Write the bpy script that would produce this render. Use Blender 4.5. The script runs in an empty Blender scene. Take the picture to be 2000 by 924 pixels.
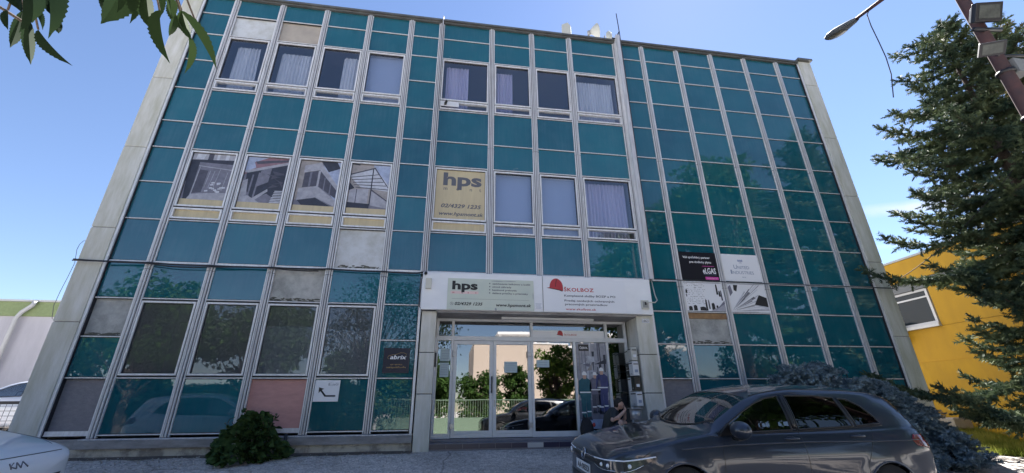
import bpy, bmesh, math, random
import numpy as np
from mathutils import Vector, Matrix
from mathutils.bvhtree import BVHTree
from mathutils.geometry import tessellate_polygon
random.seed(7); rng = np.random.default_rng(7)
R = math.radians
sc = bpy.context.scene
col = sc.collection
# ------------------------------------------------------------------ camera
cd = bpy.data.cameras.new('camera'); cam = bpy.data.objects.new('camera', cd); col.objects.link(cam)
cd.sensor_width = 36; cd.lens = 821.39/2000*36; cd.clip_start = .05; cd.clip_end = 3000
M = Matrix(((0.98926116, -0.04786728, -0.13809808, 0), (-0.14590418, -0.37915402, -0.91375828, 0), (-0.00862132, 0.92409466, -0.38206639, 1.3), (0, 0, 0, 1)))
cam.matrix_world = M; sc.camera = cam
# ------------------------------------------------------------------ sky, sun, exposure
SUN_EL, SUN_AZ = R(52), R(38)          # azimuth measured from +Y towards +X
w = bpy.data.worlds.new('World'); sc.world = w; w.use_nodes = True
nt = w.node_tree; nt.nodes.clear()
out = nt.nodes.new('ShaderNodeOutputWorld'); bg = nt.nodes.new('ShaderNodeBackground'); bg.inputs[1].default_value = .05
sky = nt.nodes.new('ShaderNodeTexSky'); sky.sky_type = 'NISHITA'; sky.sun_disc = False
sky.sun_elevation = SUN_EL; sky.sun_rotation = SUN_AZ; sky.air_density = 1.0; sky.dust_density = 0.06; sky.ozone_density = 3.5; sky.altitude = 150
tint = nt.nodes.new('ShaderNodeMix'); tint.data_type = 'RGBA'; tint.blend_type = 'MULTIPLY'; tint.inputs[0].default_value = 1; tint.inputs[7].default_value = (.92, .86, .88, 1)
nt.links.new(sky.outputs[0], tint.inputs[6])
# two thin contrails, low on the right
def contrail(d0, d1, half, amt, src):
    a = Vector(d0).normalized(); b = Vector(d1).normalized(); n_ = a.cross(b).normalized(); c_ = (a+b).normalized(); ext = math.cos(a.angle(b)/2)
    N = nt.nodes; L = nt.links; tc = N.new('ShaderNodeTexCoord')
    dp = N.new('ShaderNodeVectorMath'); dp.operation = 'DOT_PRODUCT'; dp.inputs[1].default_value = n_; L.new(tc.outputs['Generated'], dp.inputs[0])
    ab = N.new('ShaderNodeMath'); ab.operation = 'ABSOLUTE'; L.new(dp.outputs['Value'], ab.inputs[0])
    m1 = N.new('ShaderNodeMapRange'); m1.inputs[1].default_value = half; m1.inputs[2].default_value = half*.25; L.new(ab.outputs[0], m1.inputs[0])
    d2 = N.new('ShaderNodeVectorMath'); d2.operation = 'DOT_PRODUCT'; d2.inputs[1].default_value = c_; L.new(tc.outputs['Generated'], d2.inputs[0])
    m2 = N.new('ShaderNodeMapRange'); m2.inputs[1].default_value = ext-.01; m2.inputs[2].default_value = ext+.01; L.new(d2.outputs['Value'], m2.inputs[0])
    nz = N.new('ShaderNodeTexNoise'); nz.inputs['Scale'].default_value = 14; nz.inputs['Detail'].default_value = 5; L.new(tc.outputs['Generated'], nz.inputs[0])
    m3 = N.new('ShaderNodeMapRange'); m3.inputs[1].default_value = .3; m3.inputs[2].default_value = .6; L.new(nz.outputs['Fac'], m3.inputs[0])
    p = N.new('ShaderNodeMath'); p.operation = 'MULTIPLY'; L.new(m1.outputs[0], p.inputs[0]); L.new(m2.outputs[0], p.inputs[1])
    q = N.new('ShaderNodeMath'); q.operation = 'MULTIPLY'; L.new(p.outputs[0], q.inputs[0]); L.new(m3.outputs[0], q.inputs[1])
    r = N.new('ShaderNodeMath'); r.operation = 'MULTIPLY'; L.new(q.outputs[0], r.inputs[0]); r.inputs[1].default_value = amt
    mx = N.new('ShaderNodeMix'); mx.data_type = 'RGBA'; L.new(r.outputs[0], mx.inputs[0]); L.new(src, mx.inputs[6]); mx.inputs[7].default_value = (4.4, 4.5, 4.9, 1); return mx.outputs[2]
Rm_ = M.to_3x3()
def pdir(x, y): return Rm_ @ Vector(((x-1000)/821.39, (462-y)/821.39, -1))
s_ = contrail(pdir(1670, 416), pdir(1990, 385), .014, .9, tint.outputs[2]); s_ = contrail(pdir(1690, 486), pdir(1990, 455), .006, .6, s_)
nt.links.new(s_, bg.inputs[0]); nt.links.new(bg.outputs[0], out.inputs[0])
sl = bpy.data.lights.new('sun', 'SUN'); sl.energy = 5.0; sl.angle = R(.5); sl.color = (1, .955, .91)
so = bpy.data.objects.new('sun', sl); col.objects.link(so)
sdir = Vector((math.sin(SUN_AZ)*math.cos(SUN_EL), math.cos(SUN_AZ)*math.cos(SUN_EL), math.sin(SUN_EL)))
so.rotation_euler = sdir.to_track_quat('Z', 'Y').to_euler()
sc.view_settings.view_transform = 'Standard'; sc.view_settings.look = 'None'; sc.view_settings.gamma = 1
sc.view_settings.exposure = 2.35
sc.cycles.max_bounces = 8; sc.cycles.transparent_max_bounces = 24

# ------------------------------------------------------------------ materials
MATS = {}
def nodemat(name):
    m = bpy.data.materials.new(name); m.use_nodes = True; t = m.node_tree
    return m, t, t.nodes['Principled BSDF']
def mat(name, c, rough=.6, metal=0, noise=0, nscale=8, bump=0, bscale=60, coat=0, spec=.5, c2=None, stretch=None, detail=6, thr=None, trans=0):
    """plain or two-tone noise material with optional bump"""
    m, t, b = nodemat(name); N = t.nodes; L = t.links
    b.inputs['Base Color'].default_value = (*c, 1); b.inputs['Roughness'].default_value = rough; b.inputs['Metallic'].default_value = metal
    b.inputs['Coat Weight'].default_value = coat; b.inputs['Specular IOR Level'].default_value = spec
    b.inputs['Coat Roughness'].default_value = .03
    tc = N.new('ShaderNodeTexCoord'); mp = N.new('ShaderNodeMapping'); L.new(tc.outputs['Object'], mp.inputs[0])
    if stretch: mp.inputs['Scale'].default_value = stretch
    if noise or c2:
        n = N.new('ShaderNodeTexNoise'); n.inputs['Scale'].default_value = nscale; n.inputs['Detail'].default_value = detail; n.inputs['Roughness'].default_value = .65
        L.new(mp.outputs[0], n.inputs[0])
        r = N.new('ShaderNodeValToRGB'); L.new(n.outputs['Fac'], r.inputs[0])
        a, z = thr if thr else (.3, .7)
        r.color_ramp.elements[0].position = a; r.color_ramp.elements[1].position = z
        cc = c2 if c2 else tuple(max(0, x*(1-noise)) for x in c)
        r.color_ramp.elements[0].color = (*cc, 1); r.color_ramp.elements[1].color = (*c, 1)
        L.new(r.outputs[0], b.inputs['Base Color'])
    if bump:
        n2 = N.new('ShaderNodeTexNoise'); n2.inputs['Scale'].default_value = bscale; n2.inputs['Detail'].default_value = 8; L.new(mp.outputs[0], n2.inputs[0])
        bp = N.new('ShaderNodeBump'); bp.inputs['Strength'].default_value = bump; bp.inputs['Distance'].default_value = .02
        L.new(n2.outputs['Fac'], bp.inputs['Height']); L.new(bp.outputs[0], b.inputs['Normal'])
    MATS[name] = m; return m
def glassmat(name, tint, ior=1.7, body=None, mix=0., wav=0.):
    """window glass: fresnel mirror over tinted see-through"""
    m = bpy.data.materials.new(name); m.use_nodes = True; t = m.node_tree; t.nodes.clear(); N = t.nodes; L = t.links
    o = N.new('ShaderNodeOutputMaterial'); mx = N.new('ShaderNodeMixShader'); fr = N.new('ShaderNodeFresnel'); 
    ge = N.new('ShaderNodeNewGeometry'); mr_ = N.new('ShaderNodeMapRange'); mr_.inputs[3].default_value = ior; mr_.inputs[4].default_value = 1/ior
    L.new(ge.outputs['Backfacing'], mr_.inputs[0]); L.new(mr_.outputs[0], fr.inputs[0])   # same mirror strength from both faces of a thin pane
    gl = N.new('ShaderNodeBsdfGlossy'); gl.inputs['Roughness'].default_value = .0; gl.inputs[0].default_value = (.95, .95, .95, 1)
    tr = N.new('ShaderNodeBsdfTransparent'); tr.inputs[0].default_value = (*tint, 1)
    base = tr
    if mix:
        di = N.new('ShaderNodeBsdfDiffuse'); di.inputs[0].default_value = (*body, 1); m2 = N.new('ShaderNodeMixShader'); m2.inputs[0].default_value = mix
        L.new(tr.outputs[0], m2.inputs[1]); L.new(di.outputs[0], m2.inputs[2]); base = m2
    L.new(fr.outputs[0], mx.inputs[0]); L.new(base.outputs[0], mx.inputs[1]); L.new(gl.outputs[0], mx.inputs[2]); L.new(mx.outputs[0], o.inputs[0])
    if wav:
        tc = N.new('ShaderNodeTexCoord'); n = N.new('ShaderNodeTexNoise'); n.inputs['Scale'].default_value = 1.1; n.inputs['Detail'].default_value = 1
        L.new(tc.outputs['Object'], n.inputs[0]); bp = N.new('ShaderNodeBump'); bp.inputs['Strength'].default_value = wav; bp.inputs['Distance'].default_value = .02
        L.new(n.outputs['Fac'], bp.inputs['Height']); L.new(bp.outputs[0], gl.inputs['Normal'])
    MATS[name] = m; return m

mat('aluminium', (.56, .56, .58), .45, .15, c2=(.36, .35, .36), nscale=3, stretch=(6, 6, .5), thr=(.25, .6))
mat('aluminium_light', (.74, .74, .76), .42, .1, c2=(.55, .54, .54), nscale=4, stretch=(4, 4, .7), thr=(.25, .6))
mat('gasket_and_shade_gap', (.02, .02, .025), .6)
mat('coping', (.16, .16, .15), .5, .4, noise=.4, nscale=4)
mat('white_frame', (.66, .67, .70), .35, noise=.10, nscale=6)
mat('room_paint', (.42, .42, .45), .8)
mat('black_rubber', (.012, .012, .014), .55)
mat('concrete_pier', (.64, .63, .61), .8, c2=(.42, .41, .33), nscale=1.9, bump=.25, bscale=40, stretch=(3, 3, .5))
mat('concrete_core', (.35, .35, .35), .85)
mat('ledge', (.34, .33, .33), .75, c2=(.17, .16, .16), nscale=2.5, bump=.3, stretch=(1, 1, 3))
mat('plinth', (.50, .47, .41), .85, c2=(.24, .22, .2), nscale=4.5, bump=.6, bscale=25, thr=(.38, .56))
# teal cladding glass : painted teal behind glass, faintly wavy, each pane a touch different, a few scuffs
def teal():
    m, t, b = nodemat('teal_glass'); N = t.nodes; L = t.links
    oi = N.new('ShaderNodeObjectInfo'); tc = N.new('ShaderNodeTexCoord')
    ad = N.new('ShaderNodeVectorMath'); ad.operation = 'ADD'; L.new(tc.outputs['Object'], ad.inputs[0]); L.new(oi.outputs['Random'], ad.inputs[1])
    r = N.new('ShaderNodeValToRGB'); r.color_ramp.elements[0].color = (.004, .064, .096, 1); r.color_ramp.elements[1].color = (.010, .118, .152, 1)
    n0 = N.new('ShaderNodeTexNoise'); n0.inputs['Scale'].default_value = .9; n0.inputs['Detail'].default_value = 3
    L.new(ad.outputs[0], n0.inputs[0])
    a2 = N.new('ShaderNodeMath'); a2.operation = 'MULTIPLY_ADD'; L.new(oi.outputs['Random'], a2.inputs[0]); a2.inputs[1].default_value = .55; L.new(n0.outputs['Fac'], a2.inputs[2])
    a3 = N.new('ShaderNodeMath'); a3.operation = 'SUBTRACT'; L.new(a2.outputs[0], a3.inputs[0]); a3.inputs[1].default_value = .25
    L.new(a3.outputs[0], r.inputs[0])
    # dust film and dried rain runs, different on every pane
    mp = N.new('ShaderNodeMapping'); mp.inputs['Scale'].default_value = (7, 1, .55); L.new(ad.outputs[0], mp.inputs[0])
    nd = N.new('ShaderNodeTexNoise'); nd.inputs['Scale'].default_value = 2.2; nd.inputs['Detail'].default_value = 7; nd.inputs['Roughness'].default_value = .7; L.new(mp.outputs[0], nd.inputs[0])
    ns = N.new('ShaderNodeTexNoise'); ns.inputs['Scale'].default_value = 2.4; ns.inputs['Detail'].default_value = 5; L.new(ad.outputs[0], ns.inputs[0])
    mu = N.new('ShaderNodeMath'); mu.operation = 'MULTIPLY'; L.new(nd.outputs['Fac'], mu.inputs[0]); L.new(ns.outputs['Fac'], mu.inputs[1])
    dr = N.new('ShaderNodeMapRange'); dr.inputs[1].default_value = .20; dr.inputs[2].default_value = .42; dr.inputs[3].default_value = .0; dr.inputs[4].default_value = .13; L.new(mu.outputs[0], dr.inputs[0])
    dm = N.new('ShaderNodeMix'); dm.data_type = 'RGBA'; L.new(dr.outputs[0], dm.inputs[0]); L.new(r.outputs[0], dm.inputs[6]); dm.inputs[7].default_value = (.13, .20, .23, 1)
    # a few chips where the paint behind the glass is gone
    nc = N.new('ShaderNodeTexNoise'); nc.inputs['Scale'].default_value = 2.6; nc.inputs['Detail'].default_value = 9; nc.inputs['Roughness'].default_value = .62; L.new(ad.outputs[0], nc.inputs[0])
    cr = N.new('ShaderNodeMapRange'); cr.inputs[1].default_value = .735; cr.inputs[2].default_value = .755; L.new(nc.outputs['Fac'], cr.inputs[0])
    cm = N.new('ShaderNodeMix'); cm.data_type = 'RGBA'; L.new(cr.outputs[0], cm.inputs[0]); L.new(dm.outputs[2], cm.inputs[6]); cm.inputs[7].default_value = (.34, .34, .31, 1)
    L.new(cm.outputs[2], b.inputs['Base Color'])
    n1 = N.new('ShaderNodeTexNoise'); n1.inputs['Scale'].default_value = 3; n1.inputs['Detail'].default_value = 6; L.new(ad.outputs[0], n1.inputs[0])
    mr = N.new('ShaderNodeMapRange'); mr.inputs[1].default_value = .4; mr.inputs[2].default_value = .8; mr.inputs[3].default_value = .0; mr.inputs[4].default_value = .05
    L.new(n1.outputs['Fac'], mr.inputs[0]); L.new(mr.outputs[0], b.inputs['Roughness'])
    b.inputs['IOR'].default_value = 1.88
    n2 = N.new('ShaderNodeTexNoise'); n2.inputs['Scale'].default_value = 2.2; n2.inputs['Detail'].default_value = 2; L.new(ad.outputs[0], n2.inputs[0])
    bp = N.new('ShaderNodeBump'); bp.inputs['Strength'].default_value = .04; bp.inputs['Distance'].default_value = .02
    L.new(n2.outputs['Fac'], bp.inputs['Height']); L.new(bp.outputs[0], b.inputs['Normal'])
    MATS['teal_glass'] = m
teal()
mat('bare_board', (.43, .43, .42), .85, c2=(.24, .25, .24), nscale=3.2, bump=.4, bscale=30, thr=(.30, .62))
mat('bare_board_pale', (.55, .57, .60), .8, c2=(.36, .36, .34), nscale=2.4, bump=.25, bscale=30, thr=(.25, .6))
mat('bare_board_tan', (.42, .37, .32), .85, c2=(.32, .29, .26), nscale=3, bump=.3)
mat('bare_board_mauve', (.25, .235, .25), .85, c2=(.19, .18, .20), nscale=9, bump=.35, stretch=(1, 1, 2.2))
mat('pink_board', (.50, .27, .25), .75, c2=(.38, .20, .20), nscale=4, stretch=(1, 1, 3), thr=(.2, .6))
mat('moss_stain', (.10, .10, .085), .9)
mat('rust_wood', (.36, .22, .10), .8, c2=(.2, .11, .06), nscale=5)
mat('cream_film', (.56, .47, .30), .6, c2=(.44, .37, .25), nscale=3, stretch=(4, 1, .4))
mat('white_board', (.78, .79, .82), .45, c2=(.70, .71, .74), nscale=1.8, stretch=(1, 1, 2))
mat('banner_cream', (.56, .60, .52), .5, c2=(.50, .55, .50), nscale=2.2)
mat('banner_white', (.72, .73, .77), .45)
mat('banner_stain', (.28, .30, .32), .6)
mat('ink_black', (.015, .015, .018), .6); mat('ink_grey', (.10, .105, .13), .6); mat('ink_red', (.42, .035, .045), .6); mat('ink_pink', (.70, .52, .50), .6)
mat('ink_white', (.78, .78, .80), .6); mat('ink_magenta', (.62, .07, .36), .6); mat('ink_gold', (.50, .33, .12), .6); mat('ink_slate', (.22, .27, .38), .6)
mat('sign_black', (.012, .011, .018), .3); mat('sign_navy', (.01, .01, .03), .35)
mat('curtain', (.60, .61, .64), .9); mat('curtain_lilac', (.50, .47, .60), .9); mat('blind', (.36, .42, .55), .85)
mat('frosted', (.24, .26, .29), .5)
glassmat('window_glass', (.90, .92, .96), 1.9, wav=.05)
glassmat('ground_glass', (.80, .82, .84), 1.6, body=(.20, .21, .225), mix=.22, wav=.06)
glassmat('door_glass', (.25, .28, .30), 3.0, wav=.03)
glassmat('clear_glass', (.9, .93, .95), 1.5)
def asphalt():
    m, t, b = nodemat('asphalt'); N = t.nodes; L = t.links; tc = N.new('ShaderNodeTexCoord'); b.inputs['Roughness'].default_value = .93
    def nz(s, d=6, r=.6): n = N.new('ShaderNodeTexNoise'); n.inputs['Scale'].default_value = s; n.inputs['Detail'].default_value = d; n.inputs['Roughness'].default_value = r; L.new(tc.outputs['Object'], n.inputs[0]); return n.outputs['Fac']
    def rng_(src, a, b_, c, d): r = N.new('ShaderNodeMapRange'); r.inputs[1].default_value = a; r.inputs[2].default_value = b_; r.inputs[3].default_value = c; r.inputs[4].default_value = d; L.new(src, r.inputs[0]); return r.outputs[0]
    def mul(a, b_): q = N.new('ShaderNodeMath'); q.operation = 'MULTIPLY'; L.new(a, q.inputs[0]); L.new(b_, q.inputs[1]); return q.outputs[0]
    v = mul(mul(rng_(nz(.8), .35, .65, .74, 1.1), rng_(nz(9), .3, .7, .7, 1.25)), rng_(nz(34, 3), .32, .68, .55, 1.5))
    vo = N.new('ShaderNodeTexVoronoi'); vo.feature = 'DISTANCE_TO_EDGE'; vo.inputs['Scale'].default_value = .28; wv = N.new('ShaderNodeTexNoise'); wv.inputs['Scale'].default_value = 3; wv.inputs['Detail'].default_value = 6
    L.new(tc.outputs['Object'], wv.inputs[0]); ad = N.new('ShaderNodeMixRGB'); ad.blend_type = 'ADD'; ad.inputs[0].default_value = .22; L.new(tc.outputs['Object'], ad.inputs[1]); L.new(wv.outputs['Color'], ad.inputs[2]); L.new(ad.outputs[0], vo.inputs[0])
    v = mul(v, rng_(vo.outputs['Distance'], .002, .006, .6, 1))
    c = N.new('ShaderNodeMix'); c.data_type = 'RGBA'; c.inputs[6].default_value = (0, 0, 0, 1); c.inputs[7].default_value = (.50, .455, .42, 1); c.clamp_factor = False; L.new(v, c.inputs[0]); L.new(c.outputs[2], b.inputs['Base Color'])
    bp = N.new('ShaderNodeBump'); bp.inputs['Strength'].default_value = .8; bp.inputs['Distance'].default_value = .02; L.new(nz(60), bp.inputs['Height']); L.new(bp.outputs[0], b.inputs['Normal']); MATS['asphalt'] = m
asphalt()
mat('tile_navy', (.035, .03, .06), .3); mat('tile_white', (.45, .44, .44), .4); mat('step_stone', (.22, .21, .24), .6, noise=.3)
mat('yellow_paint', (.56, .31, .010), .7, c2=(.42, .23, .010), nscale=1.4, stretch=(1, 1, .35))
mat('yellow_dark', (.57, .32, .008), .7, c2=(.40, .22, .010), nscale=1.6, stretch=(1, 1, .5), bump=.2)
mat('grey_soffit', (.16, .17, .18), .7)
mat('rusty_red_pole', (.10, .045, .042), .75, c2=(.055, .035, .038), nscale=6)
mat('lamp_grey', (.24, .25, .26), .55, .1); mat('lamp_shell', (.10, .11, .12), .7); mat('lamp_lens', (.14, .12, .085), .3); mat('dark_metal', (.03, .03, .035), .45, .3)
mat('mirror_lens', (.045, .05, .05), .25, c2=(.11, .12, .11), nscale=6)
mat('antenna_white', (.42, .43, .40), .8)
mat('bark', (.09, .065, .05), .9, c2=(.05, .038, .03), nscale=20, bump=.5)
mat('skin', (.55, .33, .25), .5); mat('hair', (.012, .009, .008), .6); mat('shirt', (.045, .05, .052), .9, noise=.3, nscale=20); mat('trousers', (.03, .033, .045), .9)
mat('bag_black', (.012, .012, .015), .8); mat('bag_red', (.3, .03, .03), .7)
mat('steel', (.42, .42, .44), .35, .6)
mat('mailbox_beige', (.46, .46, .43), .45); mat('mailbox_white', (.60, .61, .64), .4); mat('mailbox_black', (.012, .012, .014), .4)
mat('render_white', (.46, .455, .49), .85, c2=(.36, .355, .38), nscale=.9, stretch=(1, 1, .3), bump=.3, bscale=12); mat('green_fascia', (.22, .28, .13), .8, noise=.2); mat('pipe_grey', (.42, .43, .43), .5)
mat('beige_wall', (.58, .47, .38), .85, noise=.06); mat('modern_white', (.72, .70, .68), .7); mat('green_rail', (.17, .24, .17), .6); mat('dark_glass', (.02, .03, .04), .1)
mat('wire', (.015, .014, .018), .6); mat('wire_grey', (.15, .15, .18), .6); mat('cream_plastic', (.55, .54, .48), .5)

def leafmat(name, c, c2, trans=.25, rough=.5, vary=1.0, nscale=2.5):
    m = bpy.data.materials.new(name); m.use_nodes = True; t = m.node_tree; t.nodes.clear(); N = t.nodes; L = t.links
    o = N.new('ShaderNodeOutputMaterial'); tc = N.new('ShaderNodeTexCoord'); n = N.new('ShaderNodeTexNoise'); n.inputs['Scale'].default_value = nscale; n.inputs['Detail'].default_value = 4
    L.new(tc.outputs['Object'], n.inputs[0]); r = N.new('ShaderNodeValToRGB'); r.color_ramp.elements[0].position = .35; r.color_ramp.elements[1].position = .65
    r.color_ramp.elements[0].color = (*c, 1); r.color_ramp.elements[1].color = (*c2, 1); L.new(n.outputs['Fac'], r.inputs[0])
    p = N.new('ShaderNodeBsdfPrincipled'); p.inputs['Roughness'].default_value = max(rough, .7); p.inputs['Specular IOR Level'].default_value = .06; L.new(r.outputs[0], p.inputs[0])
    tl = N.new('ShaderNodeBsdfTranslucent'); L.new(r.outputs[0], tl.inputs[0]); mx = N.new('ShaderNodeMixShader'); mx.inputs[0].default_value = trans
    L.new(p.outputs[0], mx.inputs[1]); L.new(tl.outputs[0], mx.inputs[2]); L.new(mx.outputs[0], o.inputs[0]); MATS[name] = m
leafmat('leaf_broad', (.035, .075, .02), (.07, .13, .03), .3)
leafmat('leaf_lime', (.09, .16, .03), (.16, .24, .05), .35)
leafmat('leaf_cherry', (.011, .021, .012), (.026, .045, .016), .30, .45)
leafmat('leaf_shrub', (.022, .048, .020), (.07, .12, .04), .12, .5, nscale=7)
leafmat('needles', (.045, .075, .055), (.13, .16, .08), .12, .6, nscale=2.2)
leafmat('needles_blue', (.10, .145, .17), (.26, .34, .38), .08, .6, nscale=6)
leafmat('needles_dry', (.10, .085, .04), (.14, .13, .06), .2, .6)
leafmat('grass_blade', (.14, .19, .03), (.34, .34, .08), .35, nscale=1.2)

# ------------------------------------------------------------------ mesh helpers
class MB:
    def __init__(s): s.v = []; s.f = []; s.m = []; s.mats = []; s.sm = []
    def mi(s, m):
        if m not in s.mats: s.mats.append(m)
        return s.mats.index(m)
    def add(s, vs, fs, m, smooth=False):
        o = len(s.v); k = s.mi(m); s.v += [tuple(v) for v in vs]
        for f in fs: s.f.append([i+o for i in f]); s.m.append(k); s.sm.append(smooth)
        return s
    def box(s, x0, x1, y0, y1, z0, z1, m):
        v = [(x, y, z) for z in (z0, z1) for y in (y0, y1) for x in (x0, x1)]
        return s.add(v, [(0, 2, 3, 1), (4, 5, 7, 6), (0, 1, 5, 4), (2, 6, 7, 3), (0, 4, 6, 2), (1, 3, 7, 5)], m)
    def bar(s, a, b, w, h, m, up=(0, 0, 1)):
        a = Vector(a); b = Vector(b); d = (b-a).normalized(); u = Vector(up)
        if abs(d.dot(u)) > .98: u = Vector((0, 1, 0))
        r = d.cross(u).normalized(); u = r.cross(d)
        v = [p+r*i*w/2+u*j*h/2 for p in (a, b) for (i, j) in ((-1, -1), (1, -1), (1, 1), (-1, 1))]
        return s.add(v, [(3, 2, 1, 0), (4, 5, 6, 7), (0, 1, 5, 4), (1, 2, 6, 5), (2, 3, 7, 6), (3, 0, 4, 7)], m)
    def tube(s, pts, r, m, n=8, cap=True):
        pts = [Vector(p) for p in pts]; k = len(pts); rs = r if hasattr(r, '__len__') else [r]*k
        v = []; f = []; pu = None
        for i, p in enumerate(pts):
            d = (pts[min(i+1, k-1)]-pts[max(i-1, 0)]).normalized()
            if pu is None: pu = Vector((0, 0, 1)) if abs(d.z) < .9 else Vector((1, 0, 0))
            a = d.cross(pu).normalized(); pu = a.cross(d).normalized()
            for j in range(n):
                t = 2*math.pi*j/n; v.append(p+(a*math.cos(t)+pu*math.sin(t))*rs[i])
        for i in range(k-1):
            for j in range(n):
                j2 = (j+1) % n; f.append((i*n+j, i*n+j2, (i+1)*n+j2, (i+1)*n+j))
        if cap: f.append(tuple(range(n-1, -1, -1))); f.append(tuple((k-1)*n+j for j in range(n)))
        return s.add(v, f, m, True)
    def poly(s, pts, m):   # one n-gon, pts in 3-D
        return s.add(pts, [tuple(range(len(pts)))], m)
    def prism(s, pts, d, m):   # extrude closed 3-D polygon by vector d
        n = len(pts); d = Vector(d); a = [Vector(p) for p in pts]; v = a+[p+d for p in a]
        return s.add(v, [tuple(range(n))[::-1], tuple(range(n, 2*n))]+[(i, (i+1) % n, n+(i+1) % n, n+i) for i in range(n)], m)
    def ball(s, c, r, m, nu=14, nv=9, rot=None):
        c = Vector(c); r = Vector(r) if hasattr(r, '__len__') else Vector((r, r, r)); v = []; f = []
        for i in range(nv+1):
            a = math.pi*i/nv
            for j in range(nu):
                b = 2*math.pi*j/nu; p = Vector((math.sin(a)*math.cos(b)*r.x, math.sin(a)*math.sin(b)*r.y, math.cos(a)*r.z))
                if rot: p = rot @ p
                v.append(c+p)
        for i in range(nv):
            for j in range(nu): j2 = (j+1) % nu; f.append((i*nu+j, (i+1)*nu+j, (i+1)*nu+j2, i*nu+j2))
        return s.add(v, f, m, True)
    def build(s, name, parent=None, loc=None, bevel=0, **tags):
        me = bpy.data.meshes.new(name); me.from_pydata(s.v, [], s.f)
        for m in s.mats: me.materials.append(MATS[m])
        me.polygons.foreach_set('material_index', s.m); me.polygons.foreach_set('use_smooth', s.sm); me.update()
        o = bpy.data.objects.new(name, me); col.objects.link(o)
        if parent: o.parent = parent
        if loc: o.location = loc
        if bevel:
            b = o.modifiers.new('bevel', 'BEVEL'); b.width = bevel; b.segments = 2; b.limit_method = 'ANGLE'
        for k, x in tags.items(): o[k] = x
        return o
def fast_mesh(name, verts, faces_flat, nper, matn, parent=None, smooth=False, **tags):
    """numpy arrays -> mesh object, all faces with nper corners"""
    me = bpy.data.meshes.new(name); nf = len(faces_flat)//nper
    me.vertices.add(len(verts)); me.vertices.foreach_set('co', np.asarray(verts, dtype=np.float32).ravel())
    me.loops.add(len(faces_flat)); me.loops.foreach_set('vertex_index', np.asarray(faces_flat, dtype=np.int32))
    me.polygons.add(nf); me.polygons.foreach_set('loop_start', np.arange(0, nf*nper, nper, dtype=np.int32))
    me.polygons.foreach_set('use_smooth', np.full(nf, smooth)); me.update(calc_edges=True); me.validate()
    me.materials.append(MATS[matn]); o = bpy.data.objects.new(name, me); col.objects.link(o)
    if parent: o.parent = parent
    for k, x in tags.items(): o[k] = x
    return o
def thing(name, label, cat, loc=(0, 0, 0), rz=0, group=None):
    o = bpy.data.objects.new(name, None); col.objects.link(o); o.location = loc; o.rotation_euler = (0, 0, rz); o.empty_display_size = .2
    o['label'] = label; o['category'] = cat
    if group: o['group'] = group
    return o
def tag(o, label, cat, group=None):
    o['label'] = label; o['category'] = cat
    if group: o['group'] = group
    return o
def dup(o, parent=None, top=True):
    c = o.copy(); col.objects.link(c)
    if parent: c.parent = parent; c.matrix_parent_inverse = o.matrix_parent_inverse.copy()
    for ch in [x for x in bpy.data.objects if x.parent == o]: dup(ch, c, False)
    return c
_tc = {}
def text_geo(s, bold=0., sx=1, shear=0., space=1):
    key = (s, bold, shear, space)
    if key not in _tc:
        cu = bpy.data.curves.new('t', 'FONT'); cu.body = s; cu.size = 1; cu.offset = bold; cu.shear = shear; cu.space_character = space; cu.resolution_u = 3; cu.fill_mode = 'FRONT'
        o = bpy.data.objects.new('t', cu); col.objects.link(o); bpy.context.view_layer.update()
        dg = bpy.context.evaluated_depsgraph_get(); me = bpy.data.meshes.new_from_object(o.evaluated_get(dg))
        v = [(p.co.x, p.co.y) for p in me.vertices]; f = [tuple(p.vertices) for p in me.polygons]
        bpy.data.objects.remove(o); bpy.data.curves.remove(cu); bpy.data.meshes.remove(me); _tc[key] = (v, f)
    return _tc[key]
def text(mb, s, x, y, z, h, m, width=None, bold=0., shear=0., space=1, align='l', axis='xz', back=0.004):
    """lettering as a thin flat sheet on plane y, baseline z, cap height about h; width = total length it is fitted to"""
    v, f = text_geo(s, bold, 1, shear, space)
    xs = [a for a, b in v]; x0, x1 = min(xs), max(xs); k = h/.72; kx = k if not width else width/(x1-x0)
    wd = (x1-x0)*kx; ox = x if align == 'l' else (x-wd if align == 'r' else x-wd/2)
    P = []
    for a, b in v:
        u = ox+(a-x0)*kx; q = z+b*k
        P.append((u, y, q) if axis == 'xz' else (y, u, q))
    mb.add(P, f, m)
def flat(mb, pts, y, m):   # polygon (x,z) on a facade plane facing -Y
    a = sum(pts[i][0]*pts[(i+1) % len(pts)][1]-pts[(i+1) % len(pts)][0]*pts[i][1] for i in range(len(pts)))
    if a < 0: pts = pts[::-1]
    mb.poly([(x, y, z) for x, z in pts], m)
def rect(mb, x0, x1, z0, z1, y, m): flat(mb, [(x0, z0), (x1, z0), (x1, z1), (x0, z1)], y, m)
def gy(y):      # ground height of the forecourt, rising to the building
    return .58*max(0, min((y-2)/7.5, 1))**2
def gz(x, y):
    a = gy(y); t = max(0, min((x-10.5)/1.5, 1)); t = t*t*(3-2*t)
    b = min(a, .3)+max(0, min((y-9.8)*.3, .8))
    return a*(1-t)+b*t
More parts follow.
